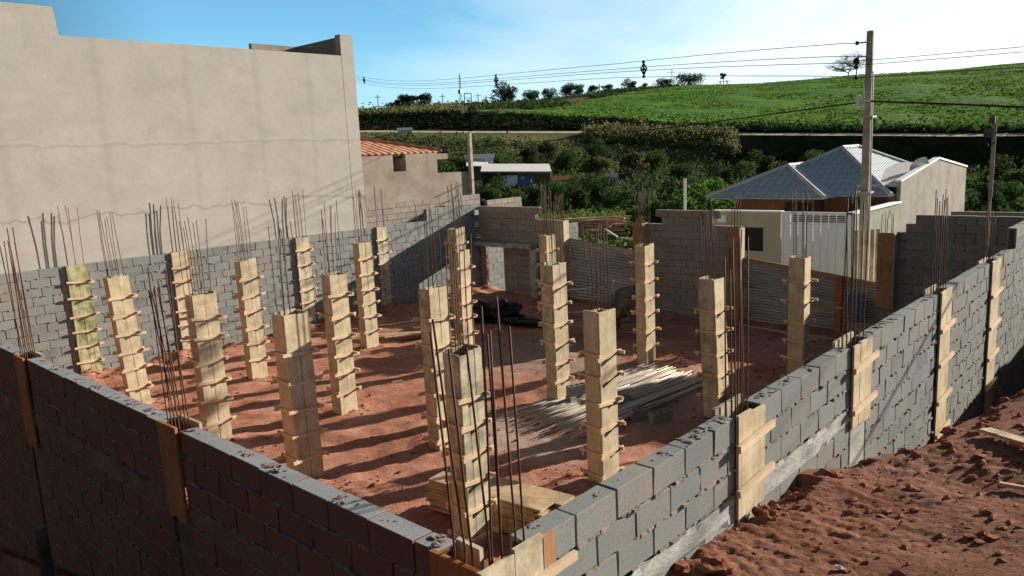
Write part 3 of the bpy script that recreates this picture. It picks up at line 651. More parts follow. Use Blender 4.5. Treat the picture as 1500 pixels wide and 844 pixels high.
# ------------------------------------------------------------------ sheet metal fences
def fence(label, x0, x1, zt0, zt1, rail, y=19.0):
    r = empty('metal_fence', ((x0 + x1) / 2, y, -4.9), label, 'fence', 'corrugated sheet fences along the far side')
    n = 44; m_ = MB(); rows = []
    k = int(abs(x1 - x0) / .5)
    for i in range(k + 1):
        x = x0 + (x1 - x0) * i / k; zt = zt0 + (zt1 - zt0) * i / k
        for j in range(n + 1):
            z = -4.95 + (zt + 4.95) * j / n
            rows.append((x, y + (.028 if j % 2 else -.028) + .02 * noise.noise(Vector((x * .7, z * .7, 0))), z))
    fs = [(i * (n + 1) + j, (i + 1) * (n + 1) + j, (i + 1) * (n + 1) + j + 1, i * (n + 1) + j + 1) for i in range(k) for j in range(n)]
    m_.add(rows, fs); o = m_.build('corrugated_sheet', 'fence', r); keep_world(o, r)
    so = o.modifiers.new('solid', 'SOLIDIFY'); so.thickness = .003
    if rail:
        b = MB(); b.beam((x0, y - .045, zt0 + .03), (x1, y - .045, zt1 + .03), .03, .09); keep_world(b.build('top_rail', rail, r), r)
    x = x0 + .3
    while x < x1:
        b = MB(); b.box(x, x + .07, y + .05, y + .1, -5.0, zt1 + (zt0 - zt1) * (x1 - x) / (x1 - x0)); keep_world(b.build('post', 'wood_red', r), r); x += 1.9
    return r
F1 = fence('dark corrugated metal fence left of the middle far wall, with timber piled beyond it', -15.1, -12.27, -2.72, -3.02, None)
F2 = fence('weathered corrugated metal fence with an orange top rail in front of the white gate', -9.2, -5.43, -3.07, -3.53, 'wood_orange')
mb = MB(); mb.box(-6.75, -6.6, 18.86, 18.93, -4.7, -3.3); tag(mb.build('wooden_post', 'wood_red'), 'short red wooden post standing against the fence with the orange rail', 'post')

# ------------------------------------------------------------------ things on the floor
def hollow_block(loc, rz, label, tilt=(0, 0)):
    # hollow block 39 x 14 x 19: shell walls and webs
    b = MB(); L, W, H, t = .39, .14, .19, .026
    b.box(-L / 2, L / 2, -W / 2, -W / 2 + t, 0, H); b.box(-L / 2, L / 2, W / 2 - t, W / 2, 0, H)
    for x in (-L / 2, -L / 6 - t / 3, L / 6 - t / 2, L / 2 - t): b.box(x + .001, x + t - .001, -W / 2 + t + .0005, W / 2 - t - .0005, .001, H - .001)
    b.box(-L / 2 + t, L / 2 - t, -W / 2 + t, W / 2 - t, .0015, .02)
    o = b.build('hollow_block', 'block'); o.location = loc; o.rotation_euler = (tilt[0], tilt[1], rz)
    return tag(o, label, 'concrete block', 'loose hollow concrete blocks on the site floor')
def onfloor(px, py): 
    p = at(px, py, 2, FZ); return Vector((p.x, p.y, h_floor(p.x, p.y)))
p = onfloor(843, 592); hollow_block(p, 1.5, 'hollow block lying beside the third row column, lower of two'); hollow_block(p + Vector((.02, .03, .19)), 1.25, 'hollow block resting on top of another beside a column')
hollow_block(onfloor(938, 612), 1.25, 'sunlit hollow block in the middle of three near the pale poles')
hollow_block(onfloor(912, 596), 1.6, 'small hollow block leftmost of three at the end of the poles')
hollow_block(onfloor(968, 619), 1.1, 'dark hollow block in shadow, rightmost of three by the poles')
# planks with a block
pc = onfloor(605, 500)
for i in range(9):
    a = .62 + U(-.07, .07); L = U(1.5, 2.6); z = .03 + .045 * (i // 3)
    b = MB(); b.box(-L / 2, L / 2, -.06, .06, 0, .03, jit=.004); o = b.build('plank', 'stack')
    o.location = (pc.x - .3 + U(-.3, .3), pc.y + (i % 3) * .17 + U(-.05, .05), pc.z + z); o.rotation_euler = (U(-.05, .05), U(-.02, .02), a + .35)
    tag(o, 'short rough plank in the small heap under the loose block', 'plank', 'planks heaped near the columns')
hollow_block(pc + Vector((.15, .45, .2)), .9, 'pale hollow block sitting on the heap of short planks')
hollow_block(pc + Vector((-.3, .55, .03)), .9, 'grey block lying on the ground behind the plank heap')
# board stack near the corner
k = 0
for i in range(13):
    for j in range(2):
        L = 1.75 + U(-.12, .10); w = .30
        if i == 12 and j == 1: continue
        b = MB(); b.box(-L / 2, L / 2, -w / 2, w / 2, 0, .028, jit=.003); o = b.build('formwork_board', 'stack')
        o.location = (-6.62 + j * -.02 + U(-.05, .05) + (.1 if j else 0), 6.45 + j * .315 + U(-.01, .01), FZ + .06 + i * .033); o.rotation_euler = (0, U(-.004, .004), .12 + U(-.03, .03))
        tag(o, 'sawn board in the neat stack beside the nearest column', 'board', 'stacked boards beside the nearest column'); k += 1
# pale poles
for i in range(110):
    t = i / 109; cx = -9.0 + 1.75 * t + U(-.1, .1); cy = 11.6 + U(-.15, .15) - .1 * t
    L = U(3.7, 4.3); a = math.pi / 2 - .09 + U(-.022, .022) + (0 if i % 11 else .06)
    if R() < .35: L *= .6; cy += U(-1, 1)
    b = MB(); rr = U(.009, .017); ps = [(-L / 2 + L * q / 5, .012 * math.sin(q * 1.3 + i), .006 * math.sin(q + i)) for q in range(6)]
    b.tube(ps, [rr * (1 - .07 * q) for q in range(6)], 5); o = b.build('cane_pole', 'pole_light', smooth=True)
    o.location = (cx, cy, FZ + .055 + .02 * R() + .018 * (i % 3)); o.rotation_euler = (0, U(-.008, .008), a)
    tag(o, 'thin pale pole in the loose layer spread on the earth between the columns', 'pole', 'thin pale poles spread on the ground')
for i in range(16):
    x, y = U(-17, -4), U(3.5, 17); L = U(.15, .5); b = MB(); b.box(-L / 2, L / 2, -.03, .03, 0, .022, jit=.003); o = b.build('offcut', 'batten_x')
    o.location = (x, y, h_floor(x, y) + .005); o.rotation_euler = (0, 0, U(0, 3.1)); tag(o, 'small pale wood offcut lying on the red earth among the columns', 'offcut', 'wood offcuts scattered on the floor')
# black plastic heap
b = MB()
b.blob((0, 0, .2), .6, .45, .36, 3, .6, sub=4); b.blob((.8, .1, .06), .6, .3, .12, 8, .8, sub=4)
o = b.build('tarpaulin', 'tarp', smooth=True); o.location = onfloor(722, 470); tag(o, 'crumpled black plastic tarpaulin heaped before the dark doorway', 'tarpaulin')
# trestle frame
T0 = onfloor(862, 492); r = empty('steel_trestle', T0, 'thin pale steel frame standing before the left sheet fence', 'trestle', rz=.35)
for (p, q) in (((-.75, 0, 0), (-.68, .0, 1.45)), ((.75, 0, 0), (.68, 0, 1.45))): b = MB(); b.tube([p, q], .018, 6); b.build('leg', 'metal', r)
for (p, q) in (((-.72, -.02, 1.15), (.7, -.02, 1.3)), ((-.74, -.02, .55), (-.1, -.02, .62)), ((-.75, -.03, .28), (1.6, -.03, .1))): b = MB(); b.tube([p, q], .016, 6); b.build('crossbar', 'metal', r)
# concrete mixer
p = onfloor(915, 492); r = empty('concrete_mixer', p, 'dark old concrete mixer behind the columns near the far wall', 'mixer', rz=.5)
b = MB(); prof_ = [(.18, -.45), (.30, -.42), (.36, -.1), (.36, .12), (.24, .42), (.22, .44)]
n = 16; vs = [(rr * math.cos(2 * math.pi * k / n), rr * math.sin(2 * math.pi * k / n), z) for rr, z in prof_ for k in range(n)]
T = Matrix.Translation((0, 0, .85)) @ Matrix.Rotation(math.radians(55), 4, 'Y')
b.add([T @ Vector(v) for v in vs], [(i * n + k, i * n + (k + 1) % n, (i + 1) * n + (k + 1) % n, (i + 1) * n + k) for i in range(len(prof_) - 1) for k in range(n)] + [tuple(range(n))[::-1]])
M['mixer'] = m_noise('grimy_steel', (.06, .06, .06), (.2, .17, .14), 4, bumps=(30, .4, .01)); b.build('drum', 'mixer', r, smooth=True)
b = MB()
for s in (-.35, .35): b.beam((-.5, s, .25), (.5, s, .25), .05, .06); b.beam((-.35, s, .25), (0, s, .85), .05, .05); b.beam((.35, s, .25), (0, s, .85), .05, .05)
b.beam((-.5, -.35, .25), (-.5, .35, .25), .05, .05); b.beam((.5, -.35, .25), (.5, .35, .25), .05, .05); b.build('frame', 'mixer', r)
for s in (-.42, .42): b = MB(); b.tube([(-.35, s - .03, .2), (-.35, s + .03, .2)], .2, 14); b.build('wheel', 'tarp', r)
b = MB(); b.box(.15, .5, -.25, .25, .45, .8); b.build('motor_box', 'mixer', r)
# rope / string lines
def strand(pts, r_, m_, name, label, cat, **k):
    b = MB(); b.tube(pts, r_, 4); return tag(b.build(name, m_), label, cat, **k)
strand([at(958, 448, 1, 17.6), at(1032, 468, 1, 16.9), at(1240, 500, 1, 15.5)], .008, 'metal', 'guide_wire', 'thin pale guide wire strung low before the middle far wall', 'wire')
b = MB(); b.box(-.6, .6, -.04, .04, 0, .03); o = b.build('plank', 'stack'); o.location = onfloor(1143, 489) + Vector((0, 0, .03)); o.rotation_euler = (0, 0, -.25); tag(o, 'lone pale plank on shaded earth below the sheet fence', 'plank', 'planks lying alone')
b = MB(); b.beam(at(1175, 443, 1, 18.8), at(1236, 452, 1, 18.8), .04, .05); tag(b.build('batten', 'stack'), 'pale batten fixed across the fence with the orange rail', 'batten')
# shirt hung on the fence post
b = MB(); c = at(1256, 448, 1, 18.75); vs = []
for j in range(9):
    for i in range(9):
        u, v = i / 8 - .5, j / 8; w = .36 * (1 - .25 * abs(v - .4)) * (1.25 if v > .8 else 1)
        vs.append((c.x + u * w, c.y - .05 - .05 * math.cos(u * 9) - .03 * math.sin(v * 7 + u * 5), c.z - .38 + .66 * v + .03 * math.cos(u * 12)))
b.add(vs, [(j * 9 + i, j * 9 + i + 1, (j + 1) * 9 + i + 1, (j + 1) * 9 + i) for j in range(8) for i in range(8)])
b.add([(c.x - .2, c.y - .06, c.z + .26), (c.x - .12, c.y - .08, c.z + .3), (c.x - .22, c.y - .07, c.z - .12), (c.x - .3, c.y - .05, c.z - .1)], [(0, 1, 2, 3)])
o = b.build('work_shirt', 'bluecloth', smooth=True); so = o.modifiers.new('solid', 'SOLIDIFY'); so.thickness = .012
tag(o, 'blue checked work shirt hanging on a post before the sheet fence', 'shirt')
# boards and rods on the bank
def onbank(px, py):
    d = Vector(ray(px, py)); t = 1.5
    while t < 14:
        q = d * t
        if q.z < h_bank(q.x, q.y): return Vector((q.x, q.y, h_bank(q.x, q.y)))
        t += .02
    return d * 6
def lay(name, pa, pb, w, h, m_, label, cat, lift=.02):
    A, B_ = onbank(*pa), onbank(*pb); B_ = B_ + (B_ - A).normalized() * .8; A.z += lift; B_.z = max(B_.z, A.z - .05) + lift
    b = MB(); b.beam(A, B_, w, h); return tag(b.build(name, m_, bevel=.003), label, cat)
lay('plank', (1442, 637), (1499, 656), .13, .03, 'wood_grey', 'grey weathered plank lying on the earth bank at the right edge', 'plank', .05)
lay('red_handle', (1480, 656), (1499, 663), .03, .03, 'red', 'red tool handle poking out beside the grey plank', 'handle', .04)
lay('batten', (1463, 716), (1499, 721), .035, .03, 'batten_x', 'short white batten lying on the earth bank below the grey plank', 'batten', .03)
o = onbank(1231, 836); b = MB(); b.blob(o + Vector((0, 0, .01)), .04, .025, .015, 2, .5); tag(b.build('stone', 'cap'), 'small pale stone on the earth bank near the bottom edge', 'stone')
for px, py, s in ((1046, 835, .11), (985, 838, .10), (1120, 758, .09)):
    o = onbank(px, py); b = MB(); b.blob(o + Vector((0, 0, .02)), s, s * .8, s * .6, px, .5, sub=3)
    tag(b.build('earth_lump', 'pebble'), {1046: 'big dark earth lump at the bottom edge against the wall foot', 985: 'smaller earth lump leftmost at the wall foot', 1120: 'earth lump at the wall foot below the nearest board form'}[px], 'earth lump')
# stake at lower left
r_ = at(58, 772, 1, 1.6); b = MB(); b.tube([r_ - Vector((-.05, 0, 4.0)), r_], .05, 10); tag(b.build('stake', 'bark'), 'dim upright stake in the shade at the lower left', 'stake')

# ------------------------------------------------------------------ houses
def slab(mb, pts, th, mi=0):
    """thick polygon from a planar outline (roof planes)"""
    pts = [Vector(p) for p in pts]; n = (pts[1] - pts[0]).cross(pts[2] - pts[0]).normalized()
    if n.z < 0: n = -n
    k = len(pts); mb.add(pts + [p - n * th for p in pts], [tuple(range(k)), tuple(range(k, 2 * k))[::-1]] + [(i, (i + 1) % k, k + (i + 1) % k, k + i) for i in range(k)], mi)
def hip(root, x0, x1, y0, y1, ze, zr, tile, tile_side, ridge_m, ridge_axis='y', ins=None):
    w = (x1 - x0) if ridge_axis == 'y' else (y1 - y0); ins = ins or w / 2
    if ridge_axis == 'y': A = Vector(((x0 + x1) / 2, y0 + ins, zr)); B = Vector(((x0 + x1) / 2, y1 - ins, zr))
    else: A = Vector((x0 + ins, (y0 + y1) / 2, zr)); B = Vector((x1 - ins, (y0 + y1) / 2, zr))
    a, b_, c_, d = Vector((x0, y0, ze)), Vector((x1, y0, ze)), Vector((x1, y1, ze)), Vector((x0, y1, ze))
    o = MB()
    if ridge_axis == 'y': front, right, back, left = [a, b_, A], [b_, c_, B, A], [c_, d, B], [d, a, A, B]
    else: front, right, back, left = [a, b_, B, A], [b_, c_, B], [c_, d, A, B], [d, a, A]
    for f, mi in ((front, 0), (right, 1), (back, 0), (left, 1)): slab(o, f, .05, mi)
    rf = o.build('roof', [tile, tile_side], root); keep_world(rf, root)
    o = MB()
    def caps(p, q):
        L = (q - p).length; n = int(L / .35); 
        for i in range(n):
            s, e = p.lerp(q, i / n), p.lerp(q, (i + 1.05) / n); o.tube([s + Vector((0, 0, .03)), e + Vector((0, 0, .045))], [.085, .07], 7)
    for p, q in ((a, A), (b_, A if ridge_axis == 'y' else B), (c_, B), (d, B if ridge_axis == 'y' else A), (A, B)): caps(p, q)
    rc = o.build('ridge_tiles', ridge_m, rf); return rf
H1 = empty('house', (-12, 33, -5), 'house with grey hipped tile roof and red brick walls behind the white gate', 'house')
b = MB(); b.box(-14.3, -8.62, 29.6, 37.5, -5.2, -2.15); b.box(-14.2, -11.1, 28.6, 29.59, -5.2, -2.2); keep_world(b.build('wall', 'brick', H1), H1)
M['ridge'] = m_plain('pale_ridge_tile', (.5, .5, .48), .7)
hip(H1, -15.19, -10.5, 28.0, 35.0, -2.12, -1.02, 'tile_grey_y', 'tile_grey_x', 'ridge', 'y')
hip(H1, -14.6, -8.61, 29.2, 38.2, -2.1, -.42, 'tile_grey_y', 'tile_grey_x', 'ridge', 'y', ins=3.6)
b = MB(); b.box(-12.2, -11.2, 28.55, 28.605, -3.4, -2.32); keep_world(b.build('window', 'black', H1), H1)
b = MB(); b.box(-10.2, -8.9, 29.55, 29.605, -3.4, -2.28); keep_world(b.build('window', 'black', H1), H1)
H2 = empty('gable_building', (-9, 35, -5), 'plastered building with white capped gable and dish antenna on top', 'building')
gp = [(29.8, -5.2), (29.8, -1.64), (34.6, -1.02), (39.2, -1.55), (39.2, -5.2)]
b = MB(); b.prism(gp, 0, -8.46, -8.6); keep_world(b.build('gable_wall', 'plaster_gable', H2), H2)
b = MB(); b.box(-8.58, -8.48, 39.2, 39.35, -5.2, -1.6); keep_world(b.build('side_wall', 'plaster_brown', H2), H2)
b = MB(); b.beam((-8.53, 29.7, -1.62), (-8.53, 34.6, -.98), .22, .07); b.beam((-8.53, 34.6, -.98), (-8.53, 39.3, -1.52), .22, .07); keep_world(b.build('white_cap', 'cap', H2), H2)
b = MB(); slab(b, [(-8.6, 29.8, -1.75), (-8.6, 34.6, -1.12), (-10.0, 34.6, -1.12), (-10.0, 29.8, -1.75)], .08); keep_world(b.build('roof', 'roofpale', H2), H2)
def dish(label, p, s, m_, rz):
    r = empty('dish_antenna', p, label, 'antenna', 'dish antennas on the gable building', rz)
    b = MB(); n = 14; vs = [(0, 0, 0)]; 
    for ri in (.5, 1):
        for k_ in range(n): vs.append((s * ri * math.cos(2 * math.pi * k_ / n), s * ri * math.sin(2 * math.pi * k_ / n), s * .22 * ri * ri))
    fs = [(0, 1 + k_, 1 + (k_ + 1) % n) for k_ in range(n)] + [(1 + k_, 1 + n + k_, 1 + n + (k_ + 1) % n, 1 + (k_ + 1) % n) for k_ in range(n)]
    T = Matrix.Translation((0, 0, .35 + s * .3)) @ Matrix.Rotation(math.radians(50), 4, 'Y'); b.add([T @ Vector(v) for v in vs], fs)
    o = b.build('reflector', m_, r); so = o.modifiers.new('s', 'SOLIDIFY'); so.thickness = .02
    b = MB(); b.tube([(0, 0, -.1), (0, 0, .4 + s * .2)], .025, 6); b.tube([(0, 0, .4 + s * .2), T @ Vector((0, 0, s * .7))], .012, 5); b.build('mast', 'metal', r)
dish('large pale dish antenna on the roof by the gable', at(1347, 245, 1, 32.5) - Vector((0, 0, .4)), .36, 'cap', 2.6)
dish('small dark dish antenna right of the large one', at(1357, 238, 1, 33.2) - Vector((0, 0, .35)), .16, 'metal', .3)
# street wall and gate
SW = empty('street_wall', (-12, 25, -5), 'cream street wall with a dark window opening beside the white gate', 'wall')
b = MB()
for (x0, x1, z0, z1) in ((-13.2, -12.12, -5.2, -2.37), (-12.12, -11.41, -5.2, -3.72), (-12.12, -11.41, -2.9, -2.37), (-11.41, -10.8, -5.2, -2.37)): b.box(x0, x1, 25, 25.15, z0, z1)
keep_world(b.build('wall', 'cream', SW), SW)
b = MB(); b.box(-13.25, -10.78, 24.96, 25.19, -2.37, -2.32); keep_world(b.build('coping', 'cap', SW), SW)
b = MB(); b.box(-12.12, -11.41, 25.12, 25.14, -3.72, -2.9); keep_world(b.build('window', 'black', SW), SW)
b = MB(); b.box(-13.1, -12.75, 24.93, 24.995, -2.75, -2.5); [b.box(-13.06, -12.79, 24.92, 24.93, -2.72 + .05 * i, -2.70 + .05 * i) for i in range(4)]; keep_world(b.build('meter_box', 'white', SW), SW)
GT = empty('gate', (-9.6, 25, -5), 'tall white sheet metal sliding gate with slotted vents at the top', 'gate')
b = MB(); x = -10.72
while x < -8.55: b.box(x, min(x + .24, -8.5), 25.03, 25.06, -5.1, -2.36 if False else -2.40); b.box(x + .235, x + .245, 25.015, 25.03, -5.1, -2.75); x += .25
keep_world(b.build('panel', 'white', GT), GT)
b = MB()
for (x0, x1, z0, z1) in ((-10.78, -10.70, -5.2, -2.33), (-8.56, -8.48, -5.2, -2.33), (-10.7, -8.56, -2.42, -2.34), (-10.7, -8.56, -2.76, -2.7)): b.box(x0, x1, 25.0, 25.07, z0, z1)
keep_world(b.build('frame', 'white', GT), GT)
b = MB(); [b.box(-10.4, -8.7, 25.0, 25.028, -2.66 + .06 * i, -2.635 + .06 * i) for i in range(4)]; keep_world(b.build('vent_slots', 'black', GT), GT)
YW = empty('yard_wall', (-8.46, 27.5, -5), 'grey green side yard wall with white coping, receding from the gate to the gable building', 'wall')
b = MB(); b.box(-8.46 - .15, -8.46, 25.08, 29.78, -5.2, -2.40); keep_world(b.build('wall', 'grey_paint', YW), YW)
b = MB(); b.box(-8.66, -8.41, 25.0, 29.79, -2.4, -2.34); keep_world(b.build('coping', 'cap', YW), YW)
SP = empty('spare_posts', (-7.4, 20.2, -5), 'bundle of pale upright boards leaning behind the sheet fence by the pole', 'boards')
for i in range(5):
    q = at(1255 + i * 8, 330, 1, 20.0); b = MB(); b.box(q.x - .05, q.x + .05, 19.98, 20.01, -5, -2.28 + U(-.05, .05)); keep_world(b.build('board', 'wood_grey', SP), SP)
# left house
H3 = empty('house', (-26, 20, -5), 'unfinished plastered house with orange clay tile roofs at the back left', 'house')
pf = [(16.4, -5.4), (16.4, .14), (18.5, .14), (18.5, -.48), (19.12, -.48), (19.12, .15), (20.72, .16), (20.72, -.63), (22.4, -.66), (22.4, -5.4)]
b = MB(); b.prism(pf, 0, -23.0, -23.16); b.box(-23.16, -24.6, 19.12, 19.25, -5, .0); b.box(-29.9, -23.17, 20.6, 20.75, -5, .1); b.box(-23.4, -23.0, 20.73, 21.3, -.1, .12); keep_world(b.build('wall', 'plaster_brown', H3), H3)
b = MB(); b.box(-30, -23.0 - .17, 22.2, 22.38, -5.4, -.7); keep_world(b.build('rear_wall', 'plaster_brown', H3), H3)
hip(H3, -29.5, -23.1, 15.6, 21.1, .22, .95, 'tile_red_y', 'tile_red_x', 'tile_red_y', 'x')
b = MB(); slab(b, [(-23.1, 15.0, .12), (-23.1, 18.45, .12), (-24.6, 18.2, .5), (-24.6, 15.0, .5)], .06); keep_world(b.build('roof', ['tile_red_x'], H3), H3)
# walls beyond on the right, behind wall corner
b = MB(); b.box(-7.6, -3, 33.2, 33.4, -5, -3.0); tag(b.build('garden_wall', 'plaster_brown'), 'low brown wall right of the gable building', 'wall')
# ------------------------------------------------------------------ poles, wires
r = empty('utility_pole', (-6.75, 20.8, -5), 'tall concrete utility pole carrying power lines at the right', 'utility pole', 'utility poles')
pz = 20.8 * 0; tp = pol(-18.0, 6.75, 21.87); base = Vector((tp.x, tp.y, -5.2))
b = MB(); T0_, T1_ = .125, .075
vs = [base + Vector((s * T0_, t * T0_ * .75, 0)) for s, t in ((-1, -1), (1, -1), (1, 1), (-1, 1))] + [tp + Vector((s * T1_, t * T1_ * .75, 0)) for s, t in ((-1, -1), (1, -1), (1, 1), (-1, 1))]
b.add(vs, [(0, 3, 2, 1), (4, 5, 6, 7), (0, 1, 5, 4), (1, 2, 6, 5), (2, 3, 7, 6), (3, 0, 4, 7)]); r.location = base; keep_world(b.build('shaft', 'pole_conc', r, bevel=.02), r)
b = MB()
for dz in (-.28, -.62, -1.12): b.beam(tp + Vector((.05, -.12, dz)), tp + Vector((-.24, -.18, dz)), .035, .035)
b.tube([tp + Vector((-.24, -.18, -.62)), tp + Vector((-.24, -.18, -1.12))], .02, 6); keep_world(b.build('bracket', 'metal', r), r)
for dz, rr in ((-.28, .05), (-.72, .085), (-.86, .06), (-1.12, .05)): b = MB(); b.blob(tp + Vector((-.25, -.18, dz)), rr, rr, rr * 1.1, 1, .05, sub=2); keep_world(b.build('insulator', 'wire', r, smooth=True), r)
ll = pol(-18.55, 2.35, 21.8); b = MB(); b.tube([ll + Vector((.3, 0, -.02)), ll], .03, 6); b.blob(ll + Vector((-.02, 0, 0)), .07, .06, .2, 1, .05, sub=2); keep_world(b.build('lamp_head', 'cap', r), r)
b = MB(); b.tube([tp + Vector((.13, -.1, -1)), base + Vector((.19, -.12, 0))], .018, 6); keep_world(b.build('conduit', 'metal', r), r)
for dz in (-2.1, -4.0, -5.6): b = MB(); q = tp + Vector((0, 0, dz)); b.box(q.x - .17, q.x + .17, q.y - .14, q.y + .14, q.z - .02, q.z + .02); keep_world(b.build('strap', 'metal', r), r)
def wire(label, pts, rr=.012, sag=.0, group='power lines across the sky', n=24, cat='power line', m_='wire'):
    P = []
    for a, c_ in zip(pts, pts[1:]):
        for i in range(n):
            t = i / n; q = Vector(a).lerp(Vector(c_), t); q.z -= sag * 4 * t * (1 - t); P.append(q)
    P.append(Vector(pts[-1])); b = MB(); b.tube(P, rr, 4); return tag(b.build('power_line', m_), label, cat, group)
dirv = Vector((-1, .45, 0)).normalized(); hp = Vector((tp.x, tp.y, 0))
def online(s): return hp + dirv * s
SPC = [(10.05, 5.4), (24.25, 5.22), (55.0, 5.58)]
pts = [(0, tp.z - .72)] + [(q, math.tan(math.radians(e_)) * math.hypot(*online(q).xy)) for q, e_ in SPC]
cf_ = np.polyfit([p[0] for p in pts], [p[1] for p in pts], 3)
def sagz(q): return float(np.polyval(cf_, q))
for i, dz in enumerate((.44, .12, -.06, -.40)):
    P = [online(q) + Vector((-.25 if q == 0 else 0, -.18, sagz(q) + dz * (1 - .38 * min(1, q / 12)))) for q in np.linspace(0, 60, 61)]
    b = MB(); b.tube(P, .009, 4)
    tag(b.build('power_line', 'wire'), ['topmost power line from the tall pole toward the left', 'second power line from the top, left of the tall pole', 'third power line from the top, left of the tall pole', 'lowest of the four power lines left of the tall pole'][i], 'power line', 'power lines across the sky')
for i, dz in enumerate((0, -.1, -.4)):
    A = tp + Vector((-.2, -.18, -.72 + dz)); e2 = online(-24); e2.z = A.z - 1.0
    wire(['topmost power line right of the tall pole', 'middle power line right of the tall pole', 'lowest power line right of the tall pole'][i], [A, e2], .007, .1)
for i, (q, e_) in enumerate(SPC):
    w_ = online(q); b = MB(); k = .5
    for u, w in (((0, .42), (-.22, .05)), ((0, .42), (.22, .05)), ((-.22, .05), (0, -.4)), ((.22, .05), (0, -.4)), ((-.2, 0), (.2, 0)), ((0, .4), (0, -.45))):
        b.beam((u[0] * k, 0, u[1] * k), (w[0] * k, 0, w[1] * k), .035, .05)
    for zz in (.26, 0, -.26): b.blob((0, 0, zz), .07, .05, .06, 2, .2)
    o = b.build('cable_spacer', 'wire'); o.location = (w_.x, w_.y - .18, sagz(q)); o.rotation_euler = (0, 0, math.radians(30))
    tag(o, ['dark diamond cable spacer nearest the tall pole', 'dark diamond cable spacer above the round tree on the ridge', 'dark diamond cable spacer close to the plastered building corner'][i], 'cable spacer', 'spacers on the power lines')
A = pol(-18.1, 2.3, 21.8); E1 = online(44); E1.z = .8; E2 = online(-20); E2.z = -1.6
wire('thick low cable left of the tall pole, crossing the green field', [A, E1], .018, .35, 'low cables crossing the field')
wire('thick low cable right of the tall pole, crossing the green field', [A, E2], .022, -.1, 'low cables crossing the field')
# small pole at right
b0 = at(1444, 384, 1, 17.2); b1 = at(1458, 172, 1, 17.6); r = empty('utility_pole', (b0.x, b0.y, -5), 'slim leaning service pole with meter box at the right, behind the wall', 'utility pole', 'utility poles')
foot = b0 + (b0 - b1).normalized() * 2.4
md = b0.lerp(b1, .5); b = MB(); b.beam(foot, md, .05, .07); keep_world(b.build('lower_pole', 'wood_grey', r), r)
b = MB(); b.beam(md - (b1 - b0).normalized() * .15, b1, .07, .07); keep_world(b.build('upper_pole', 'pole_conc', r), r)
q = b0.lerp(b1, .9); b = MB(); b.box(q.x - .15, q.x - .03, q.y - .08, q.y + .04, q.z - .1, q.z + .06, jit=.02); b.box(q.x - .09, q.x + .02, q.y - .1, q.y, q.z + .16, q.z + .3); keep_world(b.build('meter_box', 'mixer', r), r)
b = MB(); b.tube([q + Vector((-.12, -.05, -.1)), q + Vector((-.06, -.1, -.3)), q + Vector((.02, -.08, -.2))], .012, 5); keep_world(b.build('cable_loop', 'wire', r), r)
# white post in front of the trees, pole by the left house
b0 = at(1003, 262, 1, 22); b = MB(); b.tube([(b0.x, b0.y, -5), b0], .045, 8); tag(b.build('white_post', 'cap'), 'thin white post rising behind the middle far wall', 'post')
b0 = at(687, 195, 1, 22.5); r = empty('utility_pole', (b0.x, b0.y, -5), 'narrow concrete pole beside the unfinished house at the back left', 'utility pole', 'utility poles')
b = MB(); b.beam((b0.x, b0.y, -5.2), b0, .13, .16); keep_world(b.build('shaft', 'pole_conc', r), r)
b = MB(); [b.blob((b0.x - .12, b0.y, b0.z - .25 - .3 * i), .07, .07, .09, i, .1) for i in range(5)]; b.beam((b0.x - .12, b0.y, b0.z), (b0.x - .12, b0.y, b0.z - 1.6), .03, .03); keep_world(b.build('insulator_rack', 'wire', r), r)

# ------------------------------------------------------------------ far buildings in the valley
def gz(p):
    d = math.hypot(p.x, p.y); az = math.degrees(math.atan2(p.x, p.y)); return h_out(az, d)
def shed(label, px0, px1, pyt, dist, depth, m_, rise=.0):
    a0, e0 = azel(px0, pyt); a1, e1 = azel(px1, pyt); p0, p1 = pol(a0, e0, dist), pol(a1, e1, dist + 1)
    r = empty('open_shed', p0.lerp(p1, .5), label, 'shed', 'open sheds in the valley'); r.location.z = gz(p0)
    n = Vector((p0.x + p1.x, p0.y + p1.y, 0)).normalized()
    b = MB(); slab(b, [p0, p1, p1 + n * depth + Vector((0, 0, rise)), p0 + n * depth + Vector((0, 0, rise))], .12); keep_world(b.build('roof', m_, r), r)
    for t in (.02, .35, .68, .98):
        q = p0.lerp(p1, t) + n * .3; b = MB(); b.tube([(q.x, q.y, gz(q) - .5), (q.x, q.y, q.z - .1)], .06, 6); keep_world(b.build('post', 'bark', r), r)
    q0, q1 = p0 + n * (depth - .3), p1 + n * (depth - .3); b = MB(); b.beam((q0.x, q0.y, q0.z - 1.2 + rise), (q1.x, q1.y, q1.z - 1.2 + rise), .1, 2.2); keep_world(b.build('back_wall', 'bark', r), r)
shed('long pale flat roof of an open shed among the trees', 704, 808, 251, 86, 5.5, 'roofpale', .75)
shed('small pale lean-to roof left of the long shed', 683, 716, 243, 92, 4, 'roofpale', .5)
def cabin(label, px, py, dist, w, h, m_, roofm, cat='hut', name='hut'):
    a, e = azel(px, py); p = pol(a, e, dist); r = empty(name, (p.x, p.y, p.z - h), label, cat, rz=-math.radians(a))
    b = MB(); b.box(-w / 2, w / 2, -w * .35, w * .35, -1.5, h * .8); b.build('wall', m_, r)
    b = MB(); slab(b, [(-w * .56, -w * .42, h * .78), (w * .56, -w * .42, h * .78), (w * .56, 0, h), (-w * .56, 0, h)], .08); slab(b, [(-w * .56, w * .42, h * .78), (w * .56, w * .42, h * .78), (w * .56, 0, h), (-w * .56, 0, h)], .08); b.build('roof', roofm, r)
    b = MB(); b.box(w * .05, w * .3, -w * .35 - .03, -w * .35 - .005, h * .05, h * .6); b.build('doorway', 'black', r)
cabin('small blue and white hut above the lean-to', 702, 226, 98, 3.4, 2.6, 'white', 'metal')
